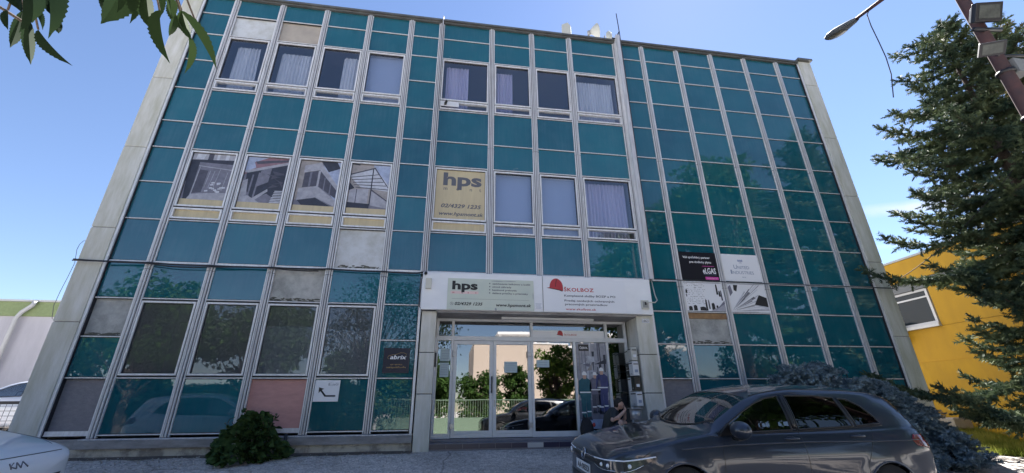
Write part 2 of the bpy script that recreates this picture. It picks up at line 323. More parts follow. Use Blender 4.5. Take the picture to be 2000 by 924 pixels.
# ------------------------------------------------------------------ ground
xs = np.unique(np.concatenate([[-900, -300, -100, -50], np.arange(-30, 30.1, .5), [50, 100, 300, 900]]))
ys = np.unique(np.concatenate([[-900, -300, -100, -50], np.arange(-30, 0, 2), np.arange(0, 14, .25), np.arange(14, 40, 3), [60, 120, 300, 1200]]))
V = [(x, y, gz(x, y)) for y in ys for x in xs]; nx = len(xs)
F = [(j*nx+i, j*nx+i+1, (j+1)*nx+i+1, (j+1)*nx+i) for j in range(len(ys)-1) for i in range(nx-1)]
g = MB().add(V, F, 'asphalt', True).build('ground', kind='structure')
mat('bounce_pavement', (.46, .45, .43), .9, c2=(.38, .37, .36), nscale=1.5)
m = MB(); m.add([(-60, -60, .004), (60, -60, .004), (60, .8, .004), (-60, .8, .004)], [(0, 1, 2, 3)], 'bounce_pavement'); m.build('bounce_pavement', kind='structure')  # unseen pale ground behind the camera, added to bounce light onto the facade

# ------------------------------------------------------------------ office building
XM = [-7.15, -6.34, -5.13, -3.92, -2.71, -1.515, -.63, .88, 2.10, 3.285, 4.80, 5.69, 6.89, 8.09, 9.30, 10.5, 11.315]
ZR = [12.107, 11.52, 10.77, 9.85, 8.92, 7.90, 7.14, 6.21, 5.28, 4.29, 3.50, 2.72, 1.944, .948]
FY = 9.5
ob = thing('office_building', 'three storey office block with teal glass cladding, pale mullions and a central glazed entrance', 'building', (0, 0, 0))
# core: roof, back, sides, floors (a shell with open rooms behind the windows)
c = MB(); Y1 = 16.5
c.box(-7.6, 11.74, Y1-.2, Y1, .3, 12.0, 'concrete_core'); c.box(-7.6, -7.5, 9.66, Y1-.2, .3, 12.0, 'concrete_core'); c.box(11.64, 11.74, 9.66, Y1-.2, .3, 12.0, 'concrete_core')
c.build('outer_wall', ob)
r = MB(); r.box(-7.6, 11.74, 9.54, Y1, 12.002, 12.16, 'concrete_core'); r.build('roof_slab', ob)
cp = MB(); cp.box(-7.16, 11.33, 9.40, 9.62, 12.163, 12.23, 'coping'); cp.box(-7.16, 11.33, 9.44, 9.5, 12.105, 12.160, 'coping'); cp.box(11.30, 11.84, 9.34, 9.9, 12.235, 12.31, 'coping'); cp.box(-7.7, -7.14, 9.34, 9.9, 12.235, 12.31, 'coping')
cp.build('roof_coping', ob)
fl = MB()
for z in (8.3, 4.7): fl.box(-7.48, 11.62, 9.70, Y1-.2, z-.3, z, 'room_paint')
for a in (-.63, 4.80): fl.box(a-.06, a+.06, 9.70, Y1-.2, 4.72, 11.99, 'room_paint')
fl.box(-.63, -.5, 10.2, Y1-.2, .6, 4.38, 'room_paint'); fl.box(4.8, 4.9, 10.2, Y1-.2, .6, 4.38, 'room_paint')
fl.box(-7.48, 11.6, 13.0, 13.1, 8.32, 11.98, 'room_paint'); fl.box(-7.48, 11.6, 12.6, 12.7, 4.72, 7.98, 'room_paint'); fl.box(-7.48, -.66, 12.9, 13.0, .9, 4.38, 'room_paint')
fl.build('room_partition', ob)
# end piers, cladding slabs with open joints
for nm, x0, x1 in (('l', -7.65, -7.18), ('r', 11.345, 11.80)):
    p = MB(); jz = [.35, 2.98, 5.0, 7.05, 9.1, 11.2, 12.23]
    if nm == 'l': jz[0] = .35
    for a, b in zip(jz, jz[1:]): p.box(x0, x1, 9.42, 10.1, a+.008, b-.008, 'concrete_pier')
    p.box(x0+.02, x1-.02, 9.435, 10.05, .3, 12.2, 'ledge')
    p.build('pier', ob, bevel=.012)
for x0, x1 in ((-.60, -.28), (4.36, 4.78)):
    p = MB()
    for a, b in ((.4, 1.62), (1.635, 2.45), (2.465, 3.345)): p.box(x0, x1, 9.38, 10.25, a, b, 'concrete_pier')
    p.box(x0+.015, x1-.015, 9.40, 10.2, .4, 3.33, 'gasket_and_shade_gap'); p.build('pier', ob, bevel=.01)
# mullions
def mullion(x, z0, z1, side=None):
    m = MB(); jn = [z for z in (4.12, 7.78) if z0 < z < z1]; cuts = [z0]+jn+[z1]
    for a, b in zip(cuts, cuts[1:]):
        a += .006; b -= .006
        m.box(x-.078, x-.056, 9.478, 9.53, a, b, 'aluminium_light'); m.box(x+.056, x+.078, 9.478, 9.53, a, b, 'aluminium_light')
        m.box(x-.040, x-.008, 9.452, 9.53, a, b, 'aluminium'); m.box(x+.008, x+.040, 9.452, 9.53, a, b, 'aluminium')
    m.box(x-.075, x+.075, 9.488, 9.62, z0, z1, 'gasket_and_shade_gap'); m.build('mullion', ob)
def edge_mullion(x, z0, z1):
    m = MB(); m.box(x-.03, x+.02, 9.44, 9.53, z0, z1, 'aluminium_light'); m.box(x-.045, x-.03, 9.46, 9.6, z0, z1, 'gasket_and_shade_gap'); m.box(x+.0202, x+.032, 9.47, 9.6, z0, z1, 'gasket_and_shade_gap'); m.build('mullion', ob)
zb = ZR[13]-.06
for i, x in enumerate(XM):
    if i in (0, 16): edge_mullion(x, zb, ZR[0]); continue
    z0 = ZR[9]-.07 if 6 <= i <= 10 else zb
    mullion(x, z0, ZR[0]+(0 if i not in (6, 10) else 0))
edge_mullion(-.655, zb, 4.14); edge_mullion(4.83, zb, 4.14)
# fins beside the central bay
f = MB(); f.box(-.615, -.59, 9.33, 9.45, 4.24, 12.28, 'aluminium'); f.build('fin', ob)
f = MB(); f.box(4.79, 4.905, 9.28, 9.31, 4.24, 12.30, 'aluminium'); f.box(4.79, 4.815, 9.311, 9.46, 4.24, 12.30, 'aluminium_light'); f.box(4.88, 4.905, 9.311, 9.46, 4.24, 12.30, 'aluminium'); f.build('fin', ob)
# panels, rails
def cell_y(cx): return (XM[cx]+(.075 if cx else .03), XM[cx+1]-(.075 if cx < 15 else .03))
WINC = {1: 1, 2: 1, 3: 1, 4: 1, 6: 1, 7: 1, 8: 1, 9: 1}
def is_win(c, r):
    if c not in WINC: return False
    if r in (2, 3, 6, 7): return True
    return c < 5 and r in (10, 11)
BARE = {(1, 1): 'bare_board_pale', (2, 1): 'bare_board_tan', (4, 8): 'bare_board_pale', (3, 9): 'bare_board', (0, 10): 'bare_board', (0, 12): 'bare_board_mauve', (3, 12): 'pink_board', (11, 10): 'bare_board', (10, 12): 'bare_board_mauve'}
cells = []
for cx in range(16):
    for r_ in range(13):
        if is_win(cx, r_) or (6 <= cx <= 9 and r_ >= 9): continue
        cells.append((cx, r_))
C0 = np.array([0, 0, 1.3])
def area(cr):
    x0, x1 = cell_y(cr[0]); z1, z0 = ZR[cr[1]], ZR[cr[1]+1]; Rm = np.array(M.to_3x3())
    P = []
    for a, b in ((x0, z0), (x1, z0), (x1, z1), (x0, z1)):
        q = Rm.T @ (np.array([a, FY, b])-C0); P.append((q[0]/-q[2], q[1]/-q[2]))
    return abs(sum(P[i][0]*P[(i+1) % 4][1]-P[(i+1) % 4][0]*P[i][1] for i in range(4)))
def panel_box(m, cx, r_, mt, y=9.508):
    x0, x1 = cell_y(cx); z1, z0 = ZR[r_], ZR[r_+1]
    # very slight individual tilt, like real glazing
    t = [random.uniform(-.002, .002) for _ in range(4)]
    v = [(x0-.01, y+t[0], z0-.004), (x1+.01, y+t[1], z0-.004), (x1+.01, y+t[2], z1+.004), (x0-.01, y+t[3], z1+.004)]
    v += [(a, 9.6, b) for a, _, b in v]
    m.add(v, [(0, 1, 2, 3), (7, 6, 5, 4), (0, 4, 5, 1), (1, 5, 6, 2), (2, 6, 7, 3), (3, 7, 4, 0)], mt)
teals = sorted([q for q in cells if q not in BARE], key=area, reverse=True)
for cx, r_ in teals[:100]:
    m = MB(); panel_box(m, cx, r_, 'teal_glass'); m.build('glass_panel', ob)
m = MB()
for cx, r_ in teals[100:]: panel_box(m, cx, r_, 'teal_glass')
m.build('glass_panel', ob, kind='stuff')
BL = {(3, 12): 'pink bare backing board', (1, 1): 'pale bare backing board', (2, 1): 'tan bare backing board', (0, 12): 'mauve grey bare backing board'}
for (cx, r_), mt in BARE.items():
    m = MB(); x0, x1 = cell_y(cx); z1, z0 = ZR[r_], ZR[r_+1]
    panel_box(m, cx, r_, mt, 9.545)
    rr = random.Random(cx*31+r_)
    if mt in ('bare_board', 'bare_board_pale') and (cx, r_) != (1, 1):     # lichen and damp along the lower edge
        for k in range(34):
            a = rr.uniform(x0+.02, x1-.08); w_ = rr.uniform(.02, .10); b = z0+.03+abs(rr.gauss(0, .03))
            pts = [(a+w_*math.cos(t)*rr.uniform(.5, 1), b+rr.uniform(.006, .02)*math.sin(t)) for t in np.linspace(0, 6.28, 8)[:-1]]
            flat(m, pts, 9.5395+k*.00004, 'moss_stain')
    if (cx, r_) == (11, 10): m.box(x0, x1, 9.515, 9.538, z1-.16, z1-.015, 'rust_wood')
    if (cx, r_) in ((0, 12), (3, 12)): m.box(x0-.01, x1+.01, 9.49, 9.535, z0-.01, z0+.07, 'aluminium_light')
    m.build('bare_panel', ob, label=BL.get((cx, r_), 'grey stained bare backing board'))
for k in range(1, 14):
    m = MB()
    for cx in range(17):
        ok = cx < 16 and ((cx, k-1) in cells or (k < 13 and (cx, k) in cells))
        if cx in (6, 10) or not ok:
            if m.v: m.build('rail', ob)
            m = MB()
        if not ok: continue
        x0, x1 = cell_y(cx); z = ZR[k]; h = .013 if k != 9 else .032
        m.box(x0, x1, 9.482, 9.53, z-h, z+h*.4, 'aluminium_light'); m.box(x0, x1, 9.5, 9.528, z+h*.4+.001, z+h*.4+.014, 'gasket_and_shade_gap'); m.box(x0, x1, 9.5, 9.528, z-h-.014, z-h-.001, 'gasket_and_shade_gap')
# windows
def window(cx, r0, r1, vent, glass='window_glass', label=None):
    x0, x1 = XM[cx]+.082, XM[cx+1]-.082; z1, z0 = ZR[r0]-.02, ZR[r1+1]+.02
    zs = z0+.30 if vent else z0
    fr = MB(); t = .055
    def ring(a, b, c_, d, y0, y1, t, mt):
        fr.box(a, a+t, y0, y1, c_, d, mt); fr.box(b-t, b, y0, y1, c_, d, mt); fr.box(a+t, b-t, y0, y1, c_, c_+t, mt); fr.box(a+t, b-t, y0, y1, d-t, d, mt)
    e0 = .013; tt = .034
    ring(x0, x1, z0, z1, 9.49, 9.60, .011, 'gasket_and_shade_gap'); fr.box(x0, x1, 9.5, 9.6, z1-.034, z1-.0112, 'gasket_and_shade_gap')  # dark strip over the frame head stands for shade in the gap
    ring(x0+e0, x1-e0, zs+.022, z1-.036, 9.47, 9.56, tt, 'aluminium_light')
    ring(x0+e0+tt, x1-e0-tt, zs+.022+tt, z1-.036-tt, 9.50, 9.57, .008, 'gasket_and_shade_gap')
    if vent:
        ring(x0+e0, x1-e0, z0+.014, zs-.022, 9.465, 9.56, tt, 'aluminium_light')
        fr.box(x0, x1, 9.5, 9.6, zs-.022, zs+.021, 'gasket_and_shade_gap')
    w_ = fr.build('window', ob, kind_label='') ; del w_['kind_label']
    if label: w_['label'] = label
    e = e0+tt
    g_ = MB(); g_.box(x0+e, x1-e, 9.52, 9.528, zs+.022+tt, z1-.036-tt, glass); g_.build('pane', w_)
    if vent: g_ = MB(); g_.box(x0+e, x1-e, 9.52, 9.528, z0+.014+tt, zs-.022-tt, glass); g_.build('vent_pane', w_)
    return x0+e, x1-e, zs+.022+tt, z1-.036-tt, z0+.014+tt, zs-.022-tt
WB = {}
for cx in (1, 2, 3, 4, 6, 7, 8, 9):
    WB[cx, 't'] = window(cx, 2, 3, True); WB[cx, 'm'] = window(cx, 6, 7, True)
for cx in (1, 2, 3, 4): WB[cx, 'g'] = window(cx, 10, 11, False, 'ground_glass')
# ledge and plinth
for q in ((-6.5, -.62, 9.36, 9.6, .72, .855), (-7.18, -6.51, 9.44, 9.6, .70, .88), (4.85, 11.34, 9.36, 9.6, .72, .88)):
    m = MB(); m.box(*q, 'ledge')
    if q[0] == -6.5: m.box(-6.5, -.62, 9.42, 9.6, .857, .885, 'aluminium')
    m.build('window_ledge', ob, bevel=.006)
for a, b in ((-7.18, -.62), (4.85, 11.34)): m = MB(); m.box(a, b, 9.42, 9.62, .2, .717, 'plinth'); m.build('plinth', ob)
mat('dirt', (.14, .12, .10), .95, c2=(.07, .06, .055), nscale=9, bump=.8)
m = MB(); V_ = []; rr = random.Random(2); xs_ = np.arange(-7.2, -.6, .12)
for x in xs_: V_ += [(x, 9.42, gy(9.42)+.02), (x, 9.33-rr.uniform(.0, .10), gy(9.3)+.004)]
m.add(V_, [(2*i, 2*i+1, 2*i+3, 2*i+2) for i in range(len(xs_)-1)], 'dirt'); m.build('soil_strip', kind='structure')
# entrance fascia box and soffit
m = MB(); m.box(-.63, 4.75, 9.24, 10.3, 3.352, 4.205, 'white_board'); m.build('entrance_fascia', ob, bevel=.01)
m = MB(); m.box(-.26, 4.34, 9.30, 10.2, 3.30, 3.35, 'ledge'); m.box(1.2, 3.4, 9.62, 9.72, 3.255, 3.299, 'white_frame'); m.build('soffit', ob)
m = MB(); m.box(-.28, 4.36, 9.40, 10.6, .44, .70, 'step_stone'); m.box(-.27, 4.355, 9.72, 10.2, .702, .755, 'step_stone')
k = 0; x = -.275
while x < 4.3:
    w_ = .33; m.box(x, min(x+w_-.008, 4.35), 9.388, 9.399, .60, .69, 'tile_white' if k in (6, 9, 10) else 'tile_navy'); x += w_; k += 1
m.build('door_step', ob)
# entrance glazing
EY = 10.0
def ent_frame(m, a, b, c_, d, t=.055, y0=9.96, y1=10.04):
    m.box(a, a+t, y0, y1, c_, d, 'white_frame'); m.box(b-t, b, y0, y1, c_, d, 'white_frame'); m.box(a+t, b-t, y0, y1, c_, c_+t, 'white_frame'); m.box(a+t, b-t, y0, y1, d-t, d, 'white_frame')
m = MB()
for x in (-.25, .10, 1.955, 2.98, 3.80, 4.285): m.box(x-.028, x+.028, 9.94, 10.06, .757, 2.80, 'white_frame')
for x in (-.25, .10, 1.955, 3.80, 4.285): m.box(x-.03, x+.03, 9.94, 10.06, 2.903, 3.25, 'white_frame')
m.box(-.278, 4.315, 9.935, 10.065, 2.802, 2.90, 'white_frame'); m.box(-.278, 4.315, 9.935, 10.065, 3.252, 3.30, 'white_frame')
m.box(-.22, .07, 9.95, 10.05, .757, .85, 'white_frame'); m.box(1.985, 2.95, 9.95, 10.05, .757, .87, 'white_frame'); m.box(3.01, 3.77, 9.95, 10.05, .757, .87, 'white_frame'); m.box(3.83, 4.25, 9.95, 10.05, .757, .87, 'white_frame')
m.box(-.278, 4.30, 9.98, 10.3, 3.302, 3.345, 'white_frame')
sf = m.build('shopfront_frame', ob, bevel=.004)
for a, b, c_, d in ((-.222, .072, .852, 2.80), (1.985, 2.952, .872, 2.80), (3.008, 3.772, .872, 2.80), (3.828, 4.257, .872, 2.80), (-.22, .07, 2.902, 3.25), (.13, 1.925, 2.902, 3.25), (1.985, 3.77, 2.902, 3.25), (3.83, 4.255, 2.902, 3.25)):
    g_ = MB(); g_.box(a, b, 9.995, 10.003, c_, d, 'door_glass'); g_.build('pane', sf)
for a, b, s in ((.135, 1.035, 1), (1.040, 1.922, -1)):
    m = MB(); ent_frame(m, a, b, .765, 2.795, .075, 9.95, 10.03); m.box(a+.075, b-.075, 9.95, 10.03, .842, .90, 'white_frame'); d_ = m.build('entrance_door', ob, bevel=.004)
    g_ = MB(); g_.box(a+.075, b-.075, 9.985, 9.993, .90, 2.72, 'door_glass'); g_.build('pane', d_)
    h = MB(); hx = a+.03 if s > 0 else b-.03
    for z in (1.0, 2.5): h.box(hx-.05, hx+.03, 9.925, 9.948, z-.05, z+.05, 'steel'); h.tube([(hx-.05, 9.93, z-.07), (hx-.05, 9.93, z+.07)], .013, 'steel')
    h.build('hinge', d_)
    if s > 0:
        h = MB(); hx = b-.035; h.box(hx-.022, hx+.02, 9.935, 9.948, 1.62, 2.05, 'white_frame'); h.tube([(hx+.005, 9.87, 1.66), (hx+.005, 9.87, 2.01)], .014, 'dark_metal'); h.tube([(hx+.005, 9.87, 1.69), (hx+.005, 9.94, 1.69)], .010, 'dark_metal'); h.tube([(hx+.005, 9.87, 1.98), (hx+.005, 9.94, 1.98)], .010, 'dark_metal'); h.build('handle', d_)
    else:
        h = MB(); h.box(a+.02, a+.05, 9.94, 9.948, 1.38, 1.52, 'steel'); h.build('lock', d_)
# dark lobby behind the entrance
m = MB(); m.box(-.6, 4.78, 13, 13.1, .6, 4.3, 'concrete_core'); m.box(-.6, 4.78, 10.61, 13, .6, .70, 'step_stone'); m.box(-.6, 4.78, 10.31, 13, 3.5, 3.6, 'concrete_core'); m.build('lobby_wall', ob)

# ------------------------------------------------------------------ curtains (each hangs in its room)
def curtain(x0, x1, z0, z1, folds, m_, label, taper=0, amp=.035, group='curtains behind the office windows', y=9.72):
    n = folds*8; m = MB(); V = []; F = []; rr = random.Random(int(x0*100)+int(z0*10)); ph = [rr.uniform(-.5, .5) for _ in range(folds+2)]
    for k in range(7):
        q = k/6
        for i in range(n+1):
            u = i/n; xx = x0+(x1-x0)*u; xx = xx+taper*(1-q)*(u-.0)
            a = amp*(.6+.4*(1-q))*math.sin(u*folds*2*math.pi+ph[int(u*folds)]*.8)+.01*math.sin(u*folds*5)
            V.append((xx, y+a, z0+(z1-z0)*q))
    for k in range(6):
        for i in range(n): F.append((k*(n+1)+i, k*(n+1)+i+1, (k+1)*(n+1)+i+1, (k+1)*(n+1)+i))
    m.add(V, F, m_, True); tag(m.build('curtain'), label, 'curtain', group)
def wb(c_, k): return WB[c_, k]
TZ = (8.72, 9.96+.72)
curtain(-6.10, -5.52, 8.6, 10.62, 7, 'curtain', 'white curtain in the top floor window nearest the left end', .1)
curtain(-4.95, -4.02, 8.6, 10.55, 11, 'curtain', 'wide white curtain filling the right of the second top floor window from the left')
curtain(-3.30, -2.78, 8.6, 10.62, 6, 'curtain', 'narrow white curtain at the right of the third top floor window from the left')
curtain(-.42, .22, 8.6, 10.66, 7, 'curtain_lilac', 'lilac white curtain in the top floor window above the small black camera')
curtain(1.02, 1.52, 8.6, 10.62, 6, 'curtain_lilac', 'lilac white curtain in the second top window right of the black camera')
curtain(3.42, 4.60, 8.6, 10.60, 15, 'curtain', 'pale pleated curtain across the top floor window beside the tall fin')
curtain(3.42, 4.62, 5.0, 7.05, 12, 'curtain_lilac', 'pleated pale blue curtain in the middle floor window beside the tall fin', amp=.05)
def blind(x0, x1, z0, z1, label, m_='blind', y=9.66):  # plain sheet whose pale blue stands in for sky reflected in the pane
    m = MB(); m.box(x0, x1, y, y+.004, z0, z1, m_); m.tube([(x0, y, z1), (x1, y, z1)], .02, 'white_frame')
    tag(m.build('sky_reflection_blind'), label, 'blind', 'blinds standing for sky reflected in the office windows')
blind(-2.62, -1.6, 8.7, 10.72, 'light blue blind standing for reflected sky in the fourth top floor window from the left')
blind(.98, 2.0, 5.3, 7.08, 'plain blue grey blind standing for reflected sky in the middle floor window right of the cream poster')
blind(2.2, 3.18, 5.3, 7.08, 'plain blue grey blind standing for reflected sky in the middle floor window left of the pleated curtain')
def film(nm, cx, key, z1f, label):
    x0, x1, z0, z1, _, _ = WB[cx, key]; m = MB(); m.box(x0, x1, 9.5295, 9.532, z0, z1f, 'frosted'); tag(m.build(nm), label, 'window film', 'frosted films on the ground floor windows')
film('frosted_film', 3, 'g', 2.98, 'grey frosted film on the ground floor window above the pink panel')
film('frosted_film', 4, 'g', 2.92, 'grey frosted film on the ground floor window above the arrow sign')
# ------------------------------------------------------------------ window posters, middle floor
POSTER_G = 'printed photo posters in the middle floor windows'
for nm, c_ in (('p_ink', (.04, .045, .07)), ('p_dark', (.085, .085, .12)), ('p_mid', (.20, .20, .26)), ('p_pale', (.40, .40, .46)), ('p_white', (.58, .60, .68)), ('p_sky', (.38, .44, .62)), ('p_taupe', (.36, .33, .33)), ('p_rose', (.28, .16, .20))):
    mat(nm, c_, .6, noise=.35, nscale=9)
PY = 9.5185
def poster(cx, label, polys, base='p_mid', foot=.12):
    x0, x1, z0, z1, v0, v1 = WB[cx, 'm']; m = MB()
    m.box(x0+.002, x1-.002, PY-.001, PY+.0008, z0+.002, z1-.002, 'cream_film')
    def P(u, v): return (x0+.004+(x1-x0-.008)*u, z1-.004-(z1-z0-.008)*(1-foot)*v)
    y = PY-.0012; flat(m, [P(0, 0), P(1, 0), P(1, 1), P(0, 1)], y, base)
    for i, (mt, pts) in enumerate(polys):
        flat(m, [P(max(0, min(1, u)), max(0, min(1, v))) for u, v in pts], y-.0002*(i+1), mt)
    tag(m.build('window_poster'), label, 'poster', POSTER_G)
    m = MB(); m.box(x0+.004, x1-.004, PY-.001, PY+.0005, v0, v1, 'cream_film'); return m
def line(u0, v0, u1, v1, w=.012):
    d = math.hypot(u1-u0, v1-v0); a, b = -(v1-v0)/d*w/2, (u1-u0)/d*w/2
    return [(u0+a, v0+b), (u1+a, v1+b), (u1-a, v1-b), (u0-a, v0-b)]
rr = random.Random(3)
P1 = [('p_pale', [(0, 0), (1, 0), (1, .12), (0, .16)]), ('p_dark', [(.36, 0), (.48, 0), (.48, .14), (.36, .14)]), ('p_white', [(.1, .02), (.3, .02), (.26, .13), (.08, .14)]), ('p_white', [(.56, .0), (.62, 0), (.62, .13), (.56, .13)]), ('p_white', [(.76, .0), (.84, 0), (.84, .13), (.76, .13)]),
      ('p_ink', [(0, .15), (1, .12), (1, .22), (.2, .20), (.2, 1), (.06, 1), (0, .5)]), ('p_mid', [(.22, .32), (.62, .36), (.58, .92), (.18, .96)]), ('p_pale', line(.2, .28, .98, .34, .02)), ('p_pale', line(.24, .30, .20, .98, .02)),
      ('p_dark', [(.25, .36), (.45, .38), (.42, .85), (.22, .88)]), ('p_pale', line(.5, .38, .46, .75)), ('p_pale', line(.6, .38, .55, .75)), ('p_pale', line(.72, .30, .66, .75)), ('p_pale', line(.9, .4, .86, .8)),
      ('p_pale', [(.2, .9), (.55, .86), (1, .84), (1, 1), (.14, 1)])]
P1 += [('p_white', [(a, b), (a+.07, b-.01), (a+.08, b+.02), (a+.01, b+.03)]) for a, b in [(rr.uniform(.48, .86), rr.uniform(.62, .84)) for _ in range(16)]]
P2 = [('p_rose', [(0, .0), (1, 0), (1, .3), (0, .4)]), ('p_sky', [(0, 0), (.5, 0), (.18, .12), (.24, .24), (.0, .35)]), ('p_dark', [(.2, .1), (1, .02), (1, .07), (.25, .16)]), ('p_ink', [(.05, .35), (1, .12), (1, 1), (.62, .8), (.3, .95), (.1, .7)]), ('p_pale', [(.0, .32), (.98, .08), (.98, .14), (.1, .36), (.0, .36)]),
      ('p_mid', [(.38, .3), (.62, .22), (.6, .55), (.36, .66)]), ('p_pale', [(0, .55), (.12, .5), (.16, .85), (0, .9)]), ('p_mid', line(.22, .4, .2, .9, .04)), ('p_mid', line(.36, .35, .33, .9, .04)), ('p_pale', [(.3, .92), (.62, .7), (.64, .75), (.36, .97)]), ('p_pale', [(0, .88), (.2, .86), (.5, 1), (0, 1)])]
P2 += [('p_white', line(.8-.01*i, .74+.035*i, .98, .735+.035*i, .018)) for i in range(8)]+[('p_dark', [(rr.uniform(.45, .95), q), (rr.uniform(.5, 1), q+.04), (rr.uniform(.5, 1), q+.09)]) for q in np.linspace(.3, .6, 10)]
P3 = [('p_taupe', [(0, 0), (.55, 0), (.3, .8), (0, .9)]), ('p_sky', [(.55, 0), (1, 0), (1, .95), (.75, .6)]), ('p_ink', [(.5, 0), (.9, 0), (1, .14), (.72, .24)]), ('p_pale', [(.12, .12), (.5, .03), (1, .55), (1, .66), (.5, .2), (.12, .28)]), ('p_dark', [(.14, .28), (.5, .21), (.98, .64), (.98, .82), (.5, .56), (.14, .62)]),
      ('p_mid', line(.3, .26, .3, .6, .05)), ('p_pale', line(.5, .22, .5, .57, .05)), ('p_mid', line(.66, .38, .66, .66, .03)), ('p_mid', line(.82, .5, .82, .74, .03)), ('p_pale', [(.06, .64), (.5, .57), (.98, .86), (.98, 1), (.5, .82), (.06, .9)]), ('p_ink', [(.08, .9), (.5, .83), (.9, 1), (.2, 1)])]
P4 = [('p_taupe', [(0, 0), (1, 0), (1, 1), (0, 1)]), ('p_sky', [(.55, 0), (1, 0), (1, .5), (.6, .1)]), ('p_white', [(.0, .24), (.6, .08), (1, .46), (1, .6), (.3, .54), (.0, .32)]), ('p_dark', line(0, .25, .62, .07, .03)), ('p_dark', line(.6, .08, 1, .52, .03))]
P4 += [('p_dark', line(.0+.04*i, .32+.055*i, .72+.07*i, .22+.085*i, .018)) for i in range(5)]
P4 += [('p_pale', [(.02, .6), (.5, .56), (.5, .95), (.02, .9)]), ('p_pale', [(.55, .58), (1, .8), (1, 1), (.55, .92)]), ('p_ink', line(.56, .1, .56, .97, .03)), ('p_dark', line(.2, .58, .2, .9, .02)), ('p_ink', [(0, .88), (.56, .9), (.56, 1), (0, 1)]), ('p_dark', line(.56, .58, 1, .82, .03)), ('p_ink', [(0, .44), (.14, .56), (0, .62)]), ('p_ink', line(0, .0, .2, .02, .03)), ('p_mid', [(.56, .93), (1, .98), (1, 1), (.56, 1)])]
vents = []
for cx, lab, P_ in ((1, 'printed photo poster of a dark glazed terrace with white chairs', P1), (2, 'printed photo poster of a slanted pergola roof beside a pink house', P2), (3, 'printed photo poster of a pale corner balcony closed with glass', P3), (4, 'printed photo poster of a white ribbed awning on thin posts', P4)):
    vents.append(poster(cx, lab, P_))
x0, x1, z0, z1, v0, v1 = WB[6, 'm']; m = MB(); m.box(x0+.002, x1-.002, PY-.001, PY+.0005, z0+.002, z1-.002, 'cream_film')
ps = m.build('window_poster'); tag(ps, 'cream window poster with big dark letters hps and a phone number', 'poster')
m = MB(); y = PY-.002
text(m, 'hps', -.32, y, 6.62, .36, 'ink_slate2' if 'ink_slate2' in MATS else 'ink_grey', width=.98, bold=.035)
for s_, xx in (('m', -.30), ('o', .02), ('n', .36), ('t', .60)): text(m, s_, xx, y, 6.47, .10, 'ink_grey', bold=.01)
text(m, '02/4329 1235', -.34, y, 5.98, .105, 'ink_grey', width=1.0, bold=.03, shear=.25)
text(m, 'www.hpsmont.sk', -.38, y, 5.77, .095, 'ink_grey', width=1.10, bold=.03, shear=.25)
m.build('lettering', ps)
m = MB(); m.box(x0+.004, x1-.004, PY-.001, PY+.0005, v0, v1, 'cream_film'); vents.append(m)
for k, (m, where) in enumerate(zip(vents, ('under the dark terrace poster', 'under the pergola poster', 'under the corner balcony poster', 'under the ribbed awning poster', 'under the hps poster'))):
    tag(m.build('window_film'), 'cream film on the narrow vent pane '+where, 'window film', 'cream films on the vent panes')

# ------------------------------------------------------------------ signs on the entrance fascia
sy = 9.236
m = MB(); m.box(-.07, 1.885, sy-.012, sy, 3.362, 4.07, 'banner_cream')
b1 = m.build('shop_sign'); tag(b1, 'faded cream banner reading hps with a phone number, left half of the entrance fascia', 'sign')
m = MB(); y = sy-.0145
text(m, 'hps', .03, y, 3.82, .19, 'ink_black', width=.57, bold=.04); m2_ = MB(); rect(m2_, -.0, .62, 3.715, 3.775, sy-.0135, 'ink_pink'); m2_.build('strip', b1)
for s_, xx in (('m', .04), ('o', .24), ('n', .38), ('t', .55)): text(m, s_, xx, y, 3.725, .045, 'ink_red' if s_ != 'o' else 'ink_black', bold=.01)
for i, s_ in enumerate(('zasklievanie balkónov a lodžií', 'zimné záhrady', 'bazénové prekrytia', 'deliace priečky a priemisky')):
    z = 3.95-.073*i; rect(m, .86, .885, z+.008, z+.034, y, 'ink_grey'); text(m, s_, .93, y, z, .040, 'ink_grey', width=(.88, .44, .56, .82)[i], bold=.02)
m.add([(.03, y, 3.60), (1.78, y, 3.60), (1.78, y, 3.604), (.03, y, 3.604)], [(0, 1, 2, 3)], 'ink_grey')
text(m, '02/4329 1235', .10, y, 3.46, .066, 'ink_black', width=.62, bold=.03, shear=.25); text(m, 'www.hpsmont.sk', 1.02, y, 3.45, .066, 'ink_black', width=.80, bold=.03, shear=.25)
cx_, cz_ = .035, 3.49
ringp = []
for i in range(16):
    a = 2*math.pi*i/16; b = 2*math.pi*(i+1)/16
    m.add([(cx_+.036*math.cos(a), y, cz_+.036*math.sin(a)), (cx_+.036*math.cos(b), y, cz_+.036*math.sin(b)), (cx_+.03*math.cos(b), y, cz_+.03*math.sin(b)), (cx_+.03*math.cos(a), y, cz_+.03*math.sin(a))], [(3, 2, 1, 0)], 'ink_grey')
m.add([(cx_-.016, y, cz_+.014), (cx_-.008, y, cz_+.02), (cx_+.02, y, cz_-.012), (cx_+.012, y, cz_-.02)], [(0, 3, 2, 1)], 'ink_grey')
m.build('lettering', b1)
m = MB()
for px, pz, w_, h_ in ((.9, 4.03, .35, .025), (1.2, 4.035, .3, .02), (.99, 3.38, .05, .09), (1.86, 3.7, .015, .2)):
    flat(m, [(px+w_*(.5+.5*math.cos(t))*random.uniform(.85, 1), pz+h_*.5*math.sin(t)*random.uniform(.7, 1)) for t in np.linspace(0, 6.28, 14)[:-1]], y, 'banner_stain')
m.build('stain', b1)
